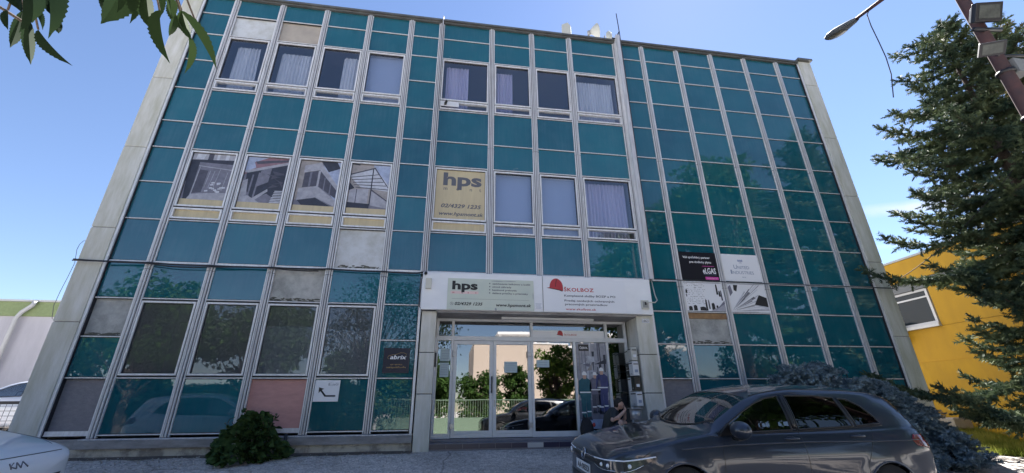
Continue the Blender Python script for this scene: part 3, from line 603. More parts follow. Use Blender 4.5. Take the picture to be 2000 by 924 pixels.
def helmet(m, x, z, s, y):
    def T(pts): return [(x+a*s, z+b*s) for a, b in pts]
    dome = [(.18, .18)]+[(.60+.42*math.cos(t), .25+.55*math.sin(t)) for t in np.linspace(math.pi*.98, math.pi*.0, 16)]+[(1.02, 0), (.75, .06)]
    flat(m, T([(a*1.0+.03*(a-.5), b-.015) for a, b in dome]), y+.0004, 'ink_black')
    flat(m, T(dome), y, 'ink_red')
    flat(m, T([(-.02, .17), (.3, .24), (.85, .13), (1.0, -.06), (.80, .02), (.25, .12)]), y-.0006, 'ink_black')
    flat(m, T([(.0, .18), (.3, .245), (.82, .15), (.92, .06), (.78, .075), (.25, .16)]), y-.001, 'ink_red')
    flat(m, T([(.52, .25), (.55, .25), (.66, .76), (.62, .78)]), y-.001, 'ink_black')
m = MB(); m.box(2.11, 4.10, sy-.012, sy, 3.36, 4.175, 'banner_white'); m.box(2.095, 2.105, sy-.006, sy, 3.36, 4.19, 'ledge')
b2 = m.build('shop_sign'); tag(b2, 'white banner with a red safety helmet and dark text, right half of the entrance fascia', 'sign')
m = MB(); helmet(m, 2.20, 3.85, .37, y)
m.build('helmet_emblem', b2)
m = MB(); text(m, 'ŠKOLBOZ', 2.60, y, 3.845, .085, 'ink_red', width=.72, bold=.025, space=1.1); text(m, 'Komplexné služby BOZP a PO', 2.60, y, 3.72, .048, 'ink_grey', width=1.24, bold=.025)
text(m, 'Predaj osobných ochranných', 2.60, y, 3.605, .046, 'ink_grey', width=1.20, bold=.025); text(m, 'pracovných prostriedkov', 2.61, y, 3.52, .046, 'ink_grey', width=1.02, bold=.025)
text(m, 'www.skolboz.sk', 2.62, y, 3.405, .05, 'ink_red', width=.72, bold=.02, space=1.1); m.build('lettering', b2)
m = MB(); m.box(1.90, 2.08, sy-.006, sy, 3.40, 3.56, 'banner_white')
b3 = m.build('notice'); tag(b3, 'small white notice of tiny grey lines between the two fascia banners', 'notice')
m = MB()
for i in range(5): m.add([(1.92+.01*(i % 2), sy-.0075, 3.53-.026*i), (2.06-.01*(i % 3), sy-.0075, 3.53-.026*i), (2.06-.01*(i % 3), sy-.0075, 3.537-.026*i), (1.92+.01*(i % 2), sy-.0075, 3.537-.026*i)], [(0, 1, 2, 3)], 'ink_slate')
m.build('lettering', b3)
# skolboz board in the transom light
m = MB(); m.box(1.99, 3.765, 9.978, 9.99, 2.905, 3.075, 'banner_white'); b = m.build('shop_sign'); tag(b, 'narrow white board with a small red helmet in the light above the right door panels', 'sign')
m = MB(); helmet(m, 2.56, 2.945, .16, 9.976); text(m, 'ŠKOLBOZ', 2.75, 9.976, 2.955, .04, 'ink_red', width=.32, bold=.01); m.build('lettering', b)

# ------------------------------------------------------------------ signs on the right cladding
m = MB(); m.box(5.775, 6.815, 9.485, 9.5, 4.325, 5.07, 'sign_black'); b = m.build('advertising_sign'); tag(b, 'black sign with white slogan and letters elgas over a magenta strip', 'sign')
m = MB(); y = 9.483
text(m, 'Váš spoľahlivý partner', 5.88, y, 4.90, .062, 'ink_white', width=.76, bold=.012); text(m, 'pro dodávky plynu', 6.05, y, 4.775, .062, 'ink_white', width=.60, bold=.012)
text(m, 'eLGAS', 6.38, y, 4.50, .15, 'ink_white', width=.36, bold=.02); m.add([(6.38, y, 4.69), (6.72, y, 4.69), (6.72, y, 4.70), (6.38, y, 4.70)], [(0, 1, 2, 3)], 'ink_magenta')
rect(m, 6.38, 6.74, 4.465, 4.472, y, 'ink_slate'); m.build('lettering', b)
m = MB(); rect(m, 6.42, 6.78, 4.335, 4.41, y, 'ink_magenta'); m.build('strip', b)
m = MB(); text(m, 'www.elgas.sk', 6.46, y-.002, 4.358, .028, 'ink_pink', width=.28); m.build('lettering', b)
m = MB(); m.box(6.975, 8.01, 9.485, 9.5, 4.325, 5.06, 'banner_white'); b = m.build('advertising_sign'); tag(b, 'white sign reading United Industries in grey blue letters, right of the black sign', 'sign')
m = MB()
for s_, xx, zz, hh, ww in (('U', 7.27, 4.66, .115, .10), ('NITED', 7.385, 4.66, .085, .33), ('I', 7.16, 4.52, .115, .04), ('NDUSTRIES', 7.215, 4.52, .085, .60), ('a.s.', 7.46, 4.42, .05, .11)): text(m, s_, xx, y, zz, hh, 'ink_slate', width=ww, bold=.004)
m.build('lettering', b)
m = MB()
for dx in (-.05, 0, .05):
    flat(m, [(7.49+dx+.028*math.cos(t), 4.885+.035*math.sin(t)) for t in np.linspace(0, 6.28, 10)[:-1]], y, 'p_sky')
rect(m, 7.45, 7.53, 4.82, 4.83, y, 'ink_slate'); rect(m, 7.484, 7.496, 4.825, 4.86, y, 'ink_slate'); m.build('tree_emblem', b)
m = MB(); m.box(5.775, 6.815, 9.485, 9.5, 3.525, 4.245, 'banner_white'); b = m.build('picture_panel'); tag(b, 'black and white picture panel of bricks and towers below the black sign', 'sign')
m = MB(); rr = random.Random(11); k = 0
for i in range(12):
    for j in range(13):
        if rr.random() < .7:
            xa = 5.80+.04*j+.02*(i % 2)+rr.uniform(-.008, .008); za = 4.22-.046*i-rr.uniform(0, .01); w_ = rr.uniform(.012, .04)
            if rr.random() < .25+.03*i/1.2 or True: flat(m, [(xa, za), (xa+w_, za+rr.uniform(-.01, .0)), (xa+w_, za-rr.uniform(.006, .014)), (xa, za-.01)], y, 'ink_black' if rr.random() < .6 else 'p_dark')
for xa, za, w_, h_ in ((5.80, 3.97, .05, .10), (5.80, 3.88, .03, .08), (5.95, 3.535, .10, .14), (6.12, 3.535, .16, .10), (6.28, 3.535, .05, .30), (6.36, 3.58, .04, .24), (6.44, 3.56, .09, .18), (6.56, 3.56, .06, .12), (6.63, 3.95, .05, .28), (6.69, 3.90, .05, .16), (6.74, 3.8, .04, .28), (5.82, 3.535, .1, .11)):
    flat(m, [(xa, za), (xa+w_, za), (xa+w_-.005, za+h_*.8), (xa+w_*.6, za+h_), (xa+.005, za+h_*.85)], y-.001, 'ink_black' if w_ > .045 else 'p_dark')
flat(m, [(6.4, 3.53), (6.81, 3.53), (6.81, 3.75), (6.6, 3.62)], y-.0012, 'p_pale'); flat(m, [(6.55, 3.56), (6.81, 3.72), (6.81, 3.80)], y-.0014, 'p_mid')
m.build('picture', b)
m = MB(); m.box(6.975, 8.01, 9.485, 9.5, 3.52, 4.245, 'banner_white'); b = m.build('picture_panel'); tag(b, 'black and white picture panel of fanning light streaks below the white sign', 'sign')
m = MB()
flat(m, [(6.98, 4.16), (7.06, 4.22), (7.09, 4.02), (7.0, 3.92)], y, 'p_mid'); flat(m, [(7.14, 4.22), (7.26, 4.22), (7.2, 4.05), (7.13, 4.08)], y, 'ink_black')
for i in range(26):
    a = rr.uniform(-.08, .85); L_ = rr.uniform(.25, 1.05); s = rr.uniform(.0, .35); w_ = rr.uniform(.006, .028)
    ca, sa = math.cos(a), math.sin(a); ox, oz = 6.98, 3.545
    def C(px, pz): return (max(6.98, min(8.005, px)), max(3.525, min(4.24, pz)))
    flat(m, [C(ox+ca*s, oz+sa*s), C(ox+ca*(s+L_), oz+sa*(s+L_)), C(ox+ca*(s+L_)-sa*w_, oz+sa*(s+L_)+ca*w_*1.5), C(ox+ca*s-sa*w_*.2, oz+sa*s+ca*w_*.2)], y-.0002*(i+1), rr.choice(['ink_black', 'p_dark', 'p_mid', 'p_pale', 'p_white', 'p_dark']))
flat(m, [(7.62, 3.70), (8.0, 3.66), (8.0, 3.90), (7.80, 3.97)], y-.0056, 'ink_black'); flat(m, [(7.60, 3.72), (8.0, 3.60), (8.0, 3.66)], y-.0058, 'p_white')
m.build('picture', b)
# ------------------------------------------------------------------ signs on the left
m = MB(); m.box(-1.335, -.80, 9.485, 9.5, 2.045, 2.55, 'sign_navy'); b = m.build('advertising_sign'); tag(b, 'black square sign reading abrix under a thin car outline', 'sign')
m = MB(); text(m, 'abrix', -1.20, 9.483, 2.325, .085, 'ink_white', width=.34, bold=.02, shear=.2); text(m, 'car service', -1.18, 9.483, 2.205, .028, 'ink_gold', width=.24, bold=.003); text(m, 'autopožičovňa', -1.26, 9.483, 2.145, .032, 'ink_gold', width=.40, bold=.004); m.build('lettering', b)
m = MB(); m.tube([(-1.22, 9.483, 2.325), (-1.255, 9.483, 2.35), (-1.24, 9.483, 2.385), (-1.15, 9.483, 2.415), (-1.08, 9.483, 2.42), (-1.0, 9.483, 2.455), (-.92, 9.483, 2.455), (-.865, 9.483, 2.43), (-.875, 9.483, 2.40), (-.90, 9.483, 2.385)], .003, 'ink_gold', 6); m.build('car_outline', b)
m = MB(); m.box(-2.62, -2.14, 9.485, 9.5, 1.495, 1.90, 'banner_white'); b = m.build('direction_sign'); tag(b, 'white square sign with a bent black arrow pointing up left', 'sign')
m = MB(); flat(m, [(-2.20, 1.585), (-2.20, 1.615), (-2.385, 1.615), (-2.475, 1.715), (-2.43, 1.735), (-2.535, 1.765), (-2.53, 1.655), (-2.497, 1.69), (-2.405, 1.585)], 9.483, 'ink_black'); m.build('arrow', b)
m = MB()
for a in ([(-2.36, 1.80), (-2.36, 1.85), (-2.27, 1.85), (-2.27, 1.80), (-2.36, 1.80)], [(-2.36, 1.825), (-2.27, 1.825)]): m.tube([(p, 9.484, q) for p, q in a], .002, 'p_mid', 5)
text(m, 'oGI', -2.262, 9.483, 1.80, .045, 'p_mid', width=.09); text(m, 'B', -2.362, 9.4835, 1.802, .044, 'p_mid', width=.03); m.build('lettering', b)
# house number plate
m = MB(); m.box(4.50, 4.68, 9.368, 9.378, 3.175, 3.275, 'banner_white'); m.box(4.506, 4.674, 9.3665, 9.368, 3.181, 3.269, 'ink_slate'); m.box(4.511, 4.669, 9.3655, 9.3665, 3.186, 3.264, 'banner_white'); b = m.build('house_number_plate', bevel=.004); tag(b, 'small white enamel house number plate on the right entrance pier', 'plate')
m = MB(); text(m, '18623', 4.525, 9.364, 3.197, .055, 'ink_black', width=.13, bold=.01); m.build('lettering', b)
# door posters and notices
m = MB(); m.box(3.03, 3.765, 9.988, 9.992, .90, 2.785, 'p_pale'); b = m.build('door_poster'); tag(b, 'tall photo poster of three workers in helmets on the glass right of the doors', 'poster')
m = MB(); y = 9.986; rr = random.Random(5)
rect(m, 3.035, 3.76, .905, 1.35, y, 'p_sky'); rect(m, 3.035, 3.76, 1.1, 1.5, y-.0002, 'p_mid')
for i in range(30):
    a = rr.uniform(3.05, 3.72); z = rr.uniform(1.7, 2.5)
    if rr.random() < .55: L_ = rr.uniform(.3, .9); q = [(a, z), (a+rr.uniform(.008, .03), z), (a+rr.uniform(.0, .06), min(z+L_, 2.78)), (a-.005, min(z+L_, 2.78))]
    else: q = [(a, z), (min(a+rr.uniform(.1, .3), 3.755), z+rr.uniform(-.1, .2)), (min(a+rr.uniform(.1, .3), 3.755), z+rr.uniform(.01, .03)), (a, z+.015)]
    flat(m, q, y-.0003*(i+1), rr.choice(['p_dark', 'p_white', 'p_mid', 'p_ink', 'p_taupe', 'p_white']))
y2 = y-.010
for (cx_, zb_, h_, mt_, m2) in ((3.19, 1.08, 1.05, 'w_teal', 'w_teal'), (3.44, 1.22, .90, 'w_violet', 'p_dark'), (3.61, 1.20, 1.02, 'w_blue', 'w_blue')):
    if mt_ not in MATS:
        mat(mt_, {'w_teal': (.02, .12, .16), 'w_violet': (.17, .16, .22), 'w_blue': (.06, .07, .20)}[mt_], .6, noise=.3, nscale=15)
    def S(pts, mt, dy=0): flat(m, [(cx_+a*h_, zb_+b*h_) for a, b in pts], y2-dy, mt)
    S([(-.10, .0), (-.01, .0), (.0, .46), (-.11, .5)], m2); S([(.01, .02), (.10, .02), (.11, .5), (0, .46)], m2)
    S([(-.12, .45), (.12, .45), (.14, .80), (.06, .86), (-.06, .86), (-.14, .80)], mt_, .0003); S([(-.14, .78), (-.09, .8), (-.10, .5), (-.16, .52)], mt_, .0005); S([(.14, .78), (.09, .8), (.02, .56), (.05, .52), (.15, .6)], mt_, .0005)
    S([(-.035, .84), (.035, .84), (.04, .93), (-.04, .93)], 'skin', .0006); S([(-.055, .92), (.055, .92), (.05, .97), (.02, 1.0), (-.02, 1.0), (-.05, .97)], 'ink_white', .0008)
    S([(-.115, .14), (-.012, .14), (-.012, .165), (-.115, .165)], 'ink_white', .0008); S([(.01, .16), (.105, .16), (.105, .185), (.01, .185)], 'ink_white', .0008); S([(-.125, .55), (.125, .55), (.125, .575), (-.125, .575)], 'ink_white', .0007)
    S([(-.12, .0), (-.0, .0), (-.01, .05), (-.10, .08)], 'p_ink', .0009); S([(.0, .02), (.12, .0), (.10, .08), (.01, .06)], 'p_ink', .0009)
m.build('picture', b)
m = MB(); rect(m, 3.09, 3.34, 2.60, 2.75, y2-.002, 'sign_black'); m.build('name_patch', b); m = MB(); text(m, 'ČERVA', 3.115, y2-.004, 2.645, .05, 'ink_white', width=.20, bold=.025); m.build('lettering', b)
def notice(x0, x1, z0, z1, label, mt='banner_white', n=3, y=9.982):
    m = MB(); m.box(x0, x1, y, y+.002, z0, z1, mt); b = m.build('notice'); tag(b, label, 'notice', 'paper notices on the entrance glass')
    m = MB(); rr = random.Random(int(x0*77))
    for i in range(n):
        z = z1-(z1-z0)*(i+1)/(n+1); k = rr.uniform(.05, .2)*(x1-x0); m.add([(x0+k, y-.002, z), (x1-k, y-.002, z), (x1-k, y-.002, z+.008), (x0+k, y-.002, z+.008)], [(0, 1, 2, 3)], 'ink_slate')
    m.build('lettering', b)
mat('paper_blue', (.42, .52, .56), .6)
notice(1.30, 1.60, 2.10, 2.34, 'pale blue notice on the right leaf of the entrance door', 'paper_blue', 4, 9.978)
notice(2.06, 2.36, 2.22, 2.38, 'small pale notice on the fixed pane right of the doors', 'paper_blue', 2)
notice(-.16, .05, 2.34, 2.62, 'upper pale sheet on the narrow pane left of the doors', 'paper_blue', 4)
notice(-.16, .04, 2.0, 2.31, 'lower pale sheet on the narrow pane left of the doors', 'paper_blue', 5)
m = MB(); m.box(-.278, -.262, 9.60, 9.90, 2.52, 2.80, 'banner_white'); tag(m.build('notice_board'), 'upper white board on the inner face of the left entrance pier', 'board')
m = MB(); m.box(-.278, -.262, 9.60, 9.90, 1.52, 2.16, 'banner_white'); tag(m.build('notice_board'), 'tall lower white board on the inner face of the left entrance pier', 'board')
m = MB(); m.box(-.278, -.24, 9.62, 9.84, 2.20, 2.48, 'dark_metal'); m.box(-.2395, -.236, 9.64, 9.82, 2.22, 2.46, 'curtain'); tag(m.build('notice_board'), 'dark framed board between the white boards of the left entrance pier', 'board')
# ------------------------------------------------------------------ cars
mat('paint_graphite', (.019, .027, .047), .32, .3, coat=.85); mat('paint_white', (.66, .70, .76), .28, 0, coat=1); mat('paint_black', (.012, .013, .016), .2, .2, coat=1); mat('paint_red', (.45, .02, .02), .3, 0, coat=1)
mat('tyre', (.018, .018, .019), .85); mat('rim', (.40, .41, .43), .3, .8); mat('trim_black', (.010, .010, .012), .3); mat('chrome', (.65, .66, .70), .12, .9); mat('seat_cloth', (.03, .03, .035), .9)
mat('plate_white', (.70, .72, .76), .4); mat('tail_red', (.16, .008, .012), .15, coat=1); mat('lamp_white', (.75, .80, .90), .15, coat=1); mat('lamp_dark', (.05, .055, .07), .12, .4, coat=1)
glassmat('car_glass', (.32, .38, .42), 2.3); glassmat('car_glass_dark', (.05, .055, .06), 1.6)
KEYS = np.array([  # x, z0, w, zb, wb, zr, wr, zt
 (.865, .44, .22, .54, .20, .56, .17, .565), (.86, .38, .36, .58, .34, .60, .32, .61), (.845, .28, .52, .625, .50, .645, .47, .655), (.80, .20, .70, .675, .68, .70, .63, .715), (.70, .18, .815, .73, .775, .755, .71, .785), (.50, .18, .872, .785, .825, .81, .745, .84),
 (.20, .18, .893, .85, .835, .872, .76, .90), (-.10, .18, .895, .905, .825, .925, .755, .955), (-.36, .18, .895, .945, .81, .962, .735, .99), (-.60, .18, .895, .955, .80, 1.08, .72, 1.165), (-.85, .18, .895, .968, .795, 1.215, .69, 1.31),
 (-1.05, .18, .895, .980, .795, 1.31, .665, 1.40), (-1.30, .18, .895, .988, .792, 1.375, .645, 1.465), (-1.8, .18, .895, 1.0, .79, 1.42, .63, 1.515), (-2.4, .18, .895, 1.02, .79, 1.415, .62, 1.515), (-2.8, .18, .893, 1.035, .785, 1.40, .615, 1.495),
 (-3.05, .20, .888, 1.05, .78, 1.365, .61, 1.465), (-3.18, .24, .878, 1.05, .77, 1.30, .62, 1.425), (-3.24, .26, .868, 1.045, .76, 1.22, .63, 1.31), (-3.33, .29, .84, 1.01, .735, 1.06, .66, 1.11), (-3.40, .33, .79, .93, .70, .95, .63, .98), (-3.435, .40, .62, .82, .56, .83, .50, .85), (-3.45, .46, .45, .72, .40, .73, .36, .74)])
def pchip(xk, yk, x):
    h = np.diff(xk); d = np.diff(yk)/h; m = np.zeros(len(xk))
    for i in range(1, len(xk)-1):
        if d[i-1]*d[i] > 0: w1 = 2*h[i]+h[i-1]; w2 = h[i]+2*h[i-1]; m[i] = (w1+w2)/(w1/d[i-1]+w2/d[i])
    m[0] = d[0]; m[-1] = d[-1]; i = np.clip(np.searchsorted(xk, x)-1, 0, len(xk)-2); t = (x-xk[i])/h[i]
    return (1+2*t)*(1-t)**2*yk[i]+t*(1-t)**2*h[i]*m[i]+t*t*(3-2*t)*yk[i+1]+t*t*(t-1)*h[i]*m[i+1]
def inpoly(x, z, P):
    c_ = False; j = len(P)-1
    for i in range(len(P)):
        if (P[i][1] > z) != (P[j][1] > z) and x < (P[j][0]-P[i][0])*(z-P[i][1])/(P[j][1]-P[i][1])+P[i][0]: c_ = not c_
        j = i
    return c_
SIDEWIN = {'front_window': [(-.50, .955), (-1.06, .978), (-1.49, .998), (-1.47, 1.375), (-1.28, 1.345), (-1.08, 1.275), (-.88, 1.175), (-.70, 1.075)],
           'rear_window': [(-1.585, 1.004), (-2.36, 1.042), (-2.27, 1.365), (-2.0, 1.385), (-1.565, 1.380)],
           'quarter_window': [(-2.41, 1.048), (-2.76, 1.075), (-2.72, 1.15), (-2.60, 1.27), (-2.46, 1.345), (-2.32, 1.36)]}
def car_section(k, nv=54):
    z0, w_, zb_, wb_, zr, wr, zt = k
    P = [(0, z0), (w_*.55, z0), (w_*.86, z0+.01), (w_*.965, z0+.06*(zb_-z0)/.7), (w_*.995, z0+.26*(zb_-z0)), (w_, z0+.52*(zb_-z0)), (w_*.992, z0+.72*(zb_-z0)), (wb_*.65+w_*.35, zb_-.045*(zb_-z0)/.7), (wb_, zb_), (wb_*.55+wr*.45+.012, zb_*.5+zr*.5), (wr, zr), (wr*.90, zr+.38*(zt-zr)), (wr*.62, zr+.76*(zt-zr)), (wr*.3, zr+.95*(zt-zr)), (0, zt)]
    P = np.array(P); n = len(P); out = []; lab = []
    seg = [2, 2, 2, 4, 5, 5, 4, 3, 6, 6, 4, 4, 4, 4]
    for i in range(n-1):
        p0 = P[max(i-1, 0)] if i > 0 else P[1]*[-1, 1]; p1 = P[i]; p2 = P[i+1]; p3 = P[i+2] if i+2 < n else P[n-2]*[-1, 1]
        for q in range(seg[i]):
            t = q/seg[i]; s = .5
            m1 = (p2-p0)*s; m2 = (p3-p1)*s
            out.append((1+2*t)*(1-t)**2*p1+t*(1-t)**2*m1+t*t*(3-2*t)*p2+t*t*(t-1)*m2); lab.append(i)
    out.append(P[-1]); lab.append(n-1); return np.array(out), lab
def make_car(name, label, paint, loc, heading, pitch, roll, emblem='ring', plate=None, detail=True, group=None, tint='car_glass_dark'):
    root = bpy.data.objects.new(name, None); col.objects.link(root); tag(root, label, 'car', group)
    k = KEYS[::-1]; xe = np.concatenate([-3.45+.10*np.linspace(0, 1, 9)**1.6, np.arange(-3.32, .66, .03), .66+.205*(1-(1-np.linspace(0, 1, 16))**2)]); xe = np.unique(np.round(xe, 4)); xe = xe[xe <= .865]
    par = np.stack([pchip(k[:, 0], k[:, j], xe) for j in range(1, 8)], 1)
    secs = []; lab = None
    for p in par: s, lab = car_section(p); secs.append(s)
    secs = np.array(secs); ns, nv = secs.shape[:2]
    # fender crease & flares over the arches
    V = []
    for i in range(ns):
        for j in range(nv):
            y, z = secs[i, j]
            for cx in (0, -2.64):
                d = math.hypot(xe[i]-cx, z-.31)
                if d < .50 and y > .7: y += .018*max(0, 1-abs(d-.36)/.14)
            x_ = xe[i]
            for cx in (0, -2.64):
                d = math.hypot(x_-cx, z-.31)
                if y > .5 and abs(d-.355) < .021: x_ = cx+(x_-cx)*.355/d; z = .31+(z-.31)*.355/d
            V.append((x_, y, z))
    nL = len(V); V += [(x, -y, z) for x, y, z in V]
    body = MB(); fb = []; win = {n: [] for n in SIDEWIN}; ws = []; rw = []
    for i in range(ns-1):
        for j in range(nv-1):
            cx = (xe[i]+xe[i+1])/2; pts = [V[i*nv+j], V[(i+1)*nv+j], V[(i+1)*nv+j+1], V[i*nv+j+1]]
            cy = sum(p[1] for p in pts)/4; cz = sum(p[2] for p in pts)/4; q = lab[j]
            f = (i*nv+j, (i+1)*nv+j, (i+1)*nv+j+1, i*nv+j+1)
            skip = False
            for wx in (0, -2.64):
                if cy > .52 and all(math.hypot(p[0]-wx, p[2]-.31) < .3555 for p in pts): skip = True
            if skip: continue
            tgt = None
            if 8 <= q <= 9:
                for n_, P in SIDEWIN.items():
                    if inpoly(cx, cz, P): tgt = win[n_]
            if q >= 10 and -1.045 < cx+.10*(cy/.65)**2*0 < -.40-.16*(cy/.7)**2+.02 and cy < par[i][5]-.045: tgt = ws
            if q >= 10 and -3.31 < cx < -3.185 and cy < par[i][5]-.06: tgt = rw
            (fb if tgt is None else tgt).append(f)
    def mk(fs, m_, nm, both=True):
        if not fs: return None
        F = [f[::-1] for f in fs]+[tuple(a+nL for a in f) for f in fs]; used = sorted({a for f in F for a in f}); ix = {a: n for n, a in enumerate(used)}
        b = MB(); b.add([V[a] for a in used], [tuple(ix[a] for a in f) for f in F], m_, True); o = b.build(nm, root)
        bm = bmesh.new(); bm.from_mesh(o.data); bmesh.ops.remove_doubles(bm, verts=bm.verts, dist=.0004); bmesh.ops.recalc_face_normals(bm, faces=bm.faces); bm.to_mesh(o.data); bm.free(); return o
    bo = mk(fb, paint, 'body')
    side = {}
    for n_ in win:
        for sgn, nm in ((1, n_), (-1, n_)):
            fs = win[n_]; F = [f[::-1] for f in fs] if sgn > 0 else [tuple(a+nL for a in f) for f in fs]
            used = sorted({a for f in F for a in f}); ix = {a: n for n, a in enumerate(used)}; b = MB(); b.add([V[a] for a in used], [tuple(ix[a] for a in f) for f in F], tint if n_ != 'front_window' else 'car_glass', True); b.build('side_window', root)
    mk(ws, 'car_glass', 'windshield'); mk(rw, 'car_glass_dark', 'rear_window')
    # ray helper onto whole skin
    allf = fb+ws+rw+sum(win.values(), []); T = BVHTree.FromPolygons([Vector(v) for v in V], [f for f in allf]+[tuple(a+nL for a in f) for f in allf])
    def side_at(x, z, s=1, off=.004):
        h = T.ray_cast(Vector((x, 2*s, z)), Vector((0, -s, 0))); return Vector((x, s*.8, z)) if h[0] is None else h[0]+Vector((0, s*off, 0))
    def front_at(y, z, off=.004, back=False):
        d = -1 if not back else 1
        h = T.ray_cast(Vector((-3*d, y, z)), Vector((d, 0, 0))); return None if h[0] is None else h[0]-Vector((d*off, 0, 0))
    def top_at(x, y, off=.003):
        h = T.ray_cast(Vector((x, y, 3)), Vector((0, 0, -1))); return h[0]+Vector((0, 0, off)) if h[0] is not None else Vector((x, y, 1))
    # trims round windows, shut lines
    def densify(P, closed, n=.05):
        Q = []; m_ = len(P)
        for i in range(m_ if closed else m_-1):
            a = P[i]; b = P[(i+1) % m_]; k_ = max(1, int(math.hypot(b[0]-a[0], b[1]-a[1])/n))
            for t in range(k_): Q.append((a[0]+(b[0]-a[0])*t/k_, a[1]+(b[1]-a[1])*t/k_))
        Q.append(P[0] if closed else P[-1]); return Q
    tr = MB(); sm = MB()
    for s in (1, -1):
        for P in SIDEWIN.values(): tr.tube([side_at(x, z, s, .001) for x, z in densify(P, True)], .011, 'trim_black', 6, False)
        if detail:
            tr.tube([side_at(x, z, s, .004) for x, z in densify([(-.50, .940), (-1.06, .962), (-1.9, 1.0), (-2.78, 1.055)], False)], .006, 'trim_black', 5)
            tr.tube([side_at(x, z, s, .001) for x, z in densify([(-1.535, 1.01), (-1.52, 1.37)], False)], .03, 'trim_black', 6)
            for P in ([(-.56, .96), (-.50, .80), (-.47, .35)], [(-1.56, 1.01), (-1.57, .25)], [(-2.62, 1.05), (-2.52, .90), (-2.34, .64), (-2.30, .30)], [(-.47, .30), (-1.57, .24), (-2.28, .28)], [(.70, .66), (.46, .72), (.36, .78)], [(-.50, .92), (-.3, .945)]):
                sm.tube([side_at(x, z, s, -.0015) for x, z in densify(P, False)], .0045, 'trim_black', 5, False)
            sm.tube([side_at(x, z, s, .002) for x, z in densify([(.0, .80), (-.55, .84), (-1.6, .875), (-2.6, .885), (-3.2, .90)], False)], .008, paint, 6)
            sm.tube([top_at(x, s*y, -.001) for x, y in densify([(.66, .60), (.45, .72), (.1, .765), (-.28, .755)], False)], .004, 'trim_black', 5, False)
            tr.tube([top_at(x, s*y, .001) for x, y in densify([(-1.12, .60), (-1.5, .585), (-2.2, .565), (-3.0, .535)], False)], .008, 'trim_black', 5)
        for wx in (0, -2.64):
            tr.tube([side_at(wx+.357*math.cos(a), .31+.357*math.sin(a), s, -.004) for a in np.linspace(-.15, math.pi+.15, 26)], .013, paint if detail else 'trim_black', 6, False)
    tr.tube([top_at(x, y, -.004) for x, y in densify([(-.56, -.66), (-.45, -.45), (-.40, -.2), (-.385, 0), (-.40, .2), (-.45, .45), (-.56, .66)], False)], .016, 'trim_black', 6)
    tr.tube([top_at(-1.045, y, -.003) for y in np.linspace(-.60, .60, 12)], .010, 'trim_black', 6)
    tr.build('window_trim', root)
    if sm.v: sm.build('shut_line', root)
    # front patch helper
    def patch(nm, P, m_, off=.004, step=.03, parent=None, where='front', s=1):
        us = [p[0] for p in P]; vs = [p[1] for p in P]; bm = bmesh.new(); bm.faces.new([bm.verts.new((u, v, 0)) for u, v in P])
        for axis, lo, hi in ((0, min(us), max(us)), (1, min(vs), max(vs))):
            q = lo+step
            while q < hi:
                co = Vector((q, 0, 0)) if axis == 0 else Vector((0, q, 0)); no = Vector((1, 0, 0)) if axis == 0 else Vector((0, 1, 0))
                bmesh.ops.bisect_plane(bm, geom=bm.verts[:]+bm.edges[:]+bm.faces[:], plane_co=co, plane_no=no); q += step
        for v in bm.verts:
            if where == 'side': p = side_at(v.co.x, v.co.y, s, off)
            elif where == 'back': p = front_at(v.co.x, v.co.y, off, True) or Vector((-3.3, v.co.x, v.co.y))
            else: p = front_at(v.co.x, v.co.y, off) or Vector((.6, v.co.x, v.co.y))
            v.co = p
        bmesh.ops.recalc_face_normals(bm, faces=bm.faces)
        me = bpy.data.meshes.new(nm); bm.to_mesh(me); bm.free(); me.materials.append(MATS[m_])
        for p in me.polygons: p.use_smooth = True
        o = bpy.data.objects.new(nm, me); col.objects.link(o); o.parent = parent or root
        so_ = o.modifiers.new('thick', 'SOLIDIFY'); so_.thickness = .004; so_.offset = 0; return o
    if emblem == 'letters': patch('grille', [(-.50, .50), (.50, .50), (.56, .555), (-.56, .555)], 'trim_black', .003)
    else: patch('grille', [(-.62, .585), (.62, .585), (.60, .64), (-.60, .64)], 'trim_black', .003)
    patch('lower_grille', [(-.55, .26), (.55, .26), (.60, .40), (-.60, .40)], 'trim_black', .003)
    if emblem == 'letters': ch = MB(); ch.tube([p for p in (front_at(y, .735, .001) for y in np.linspace(-.60, .60, 25)) if p], .004, 'trim_black', 5, False); ch.build('bonnet_gap', root)
    if detail and emblem != 'letters':
        for s in (1, -1):
            # headlamp wraps from the grille to the wing
            hl = MB(); N = 20
            up_ = []; lo_ = []
            for i in range(N+1):
                t = i/N; ang = t
                yv = s*(.36+.50*min(1, t*1.25)) if t < .8 else s*.86
                if t < .62:
                    y_ = s*(.36+(t/.62)*.36); zu = .655+.03*t; zl = zu-.055-.06*math.sin(min(1, t/.5)*math.pi/2)
                    a = front_at(y_, zu, .006); b = front_at(y_, zl, .006)
                else:
                    x_ = .70-(t-.62)/.38*.38; zu = .674+.055*(t-.62)/.38; zl = zu-.115*(1-((t-.62)/.38)**1.6)-.004
                    a = side_at(x_, zu, s, .006); b = side_at(x_, zl, s, .006)
                up_.append(a); lo_.append(b)
            ok = [(a, b) for a, b in zip(up_, lo_) if a is not None and b is not None]
            vs = []; fs = []
            for a, b in ok: vs += [a, a.lerp(b, .33)*1, a.lerp(b, .66), b]
            for i in range(len(ok)-1):
                for j in range(3): fs.append((i*4+j, i*4+j+1, (i+1)*4+j+1, (i+1)*4+j) if s > 0 else (i*4+j+1, i*4+j, (i+1)*4+j, (i+1)*4+j+1))
            hl.add(vs, fs, 'lamp_dark', True); h_ = hl.build('headlight', root)
            st = MB(); st.tube([a+Vector((.004, s*.004, 0)) for a, b in ok], .008, 'lamp_white', 6); st.tube([a.lerp(b, .9)+Vector((.004, s*.004, 0)) for a, b in ok[1:-3]], .005, 'chrome', 5)
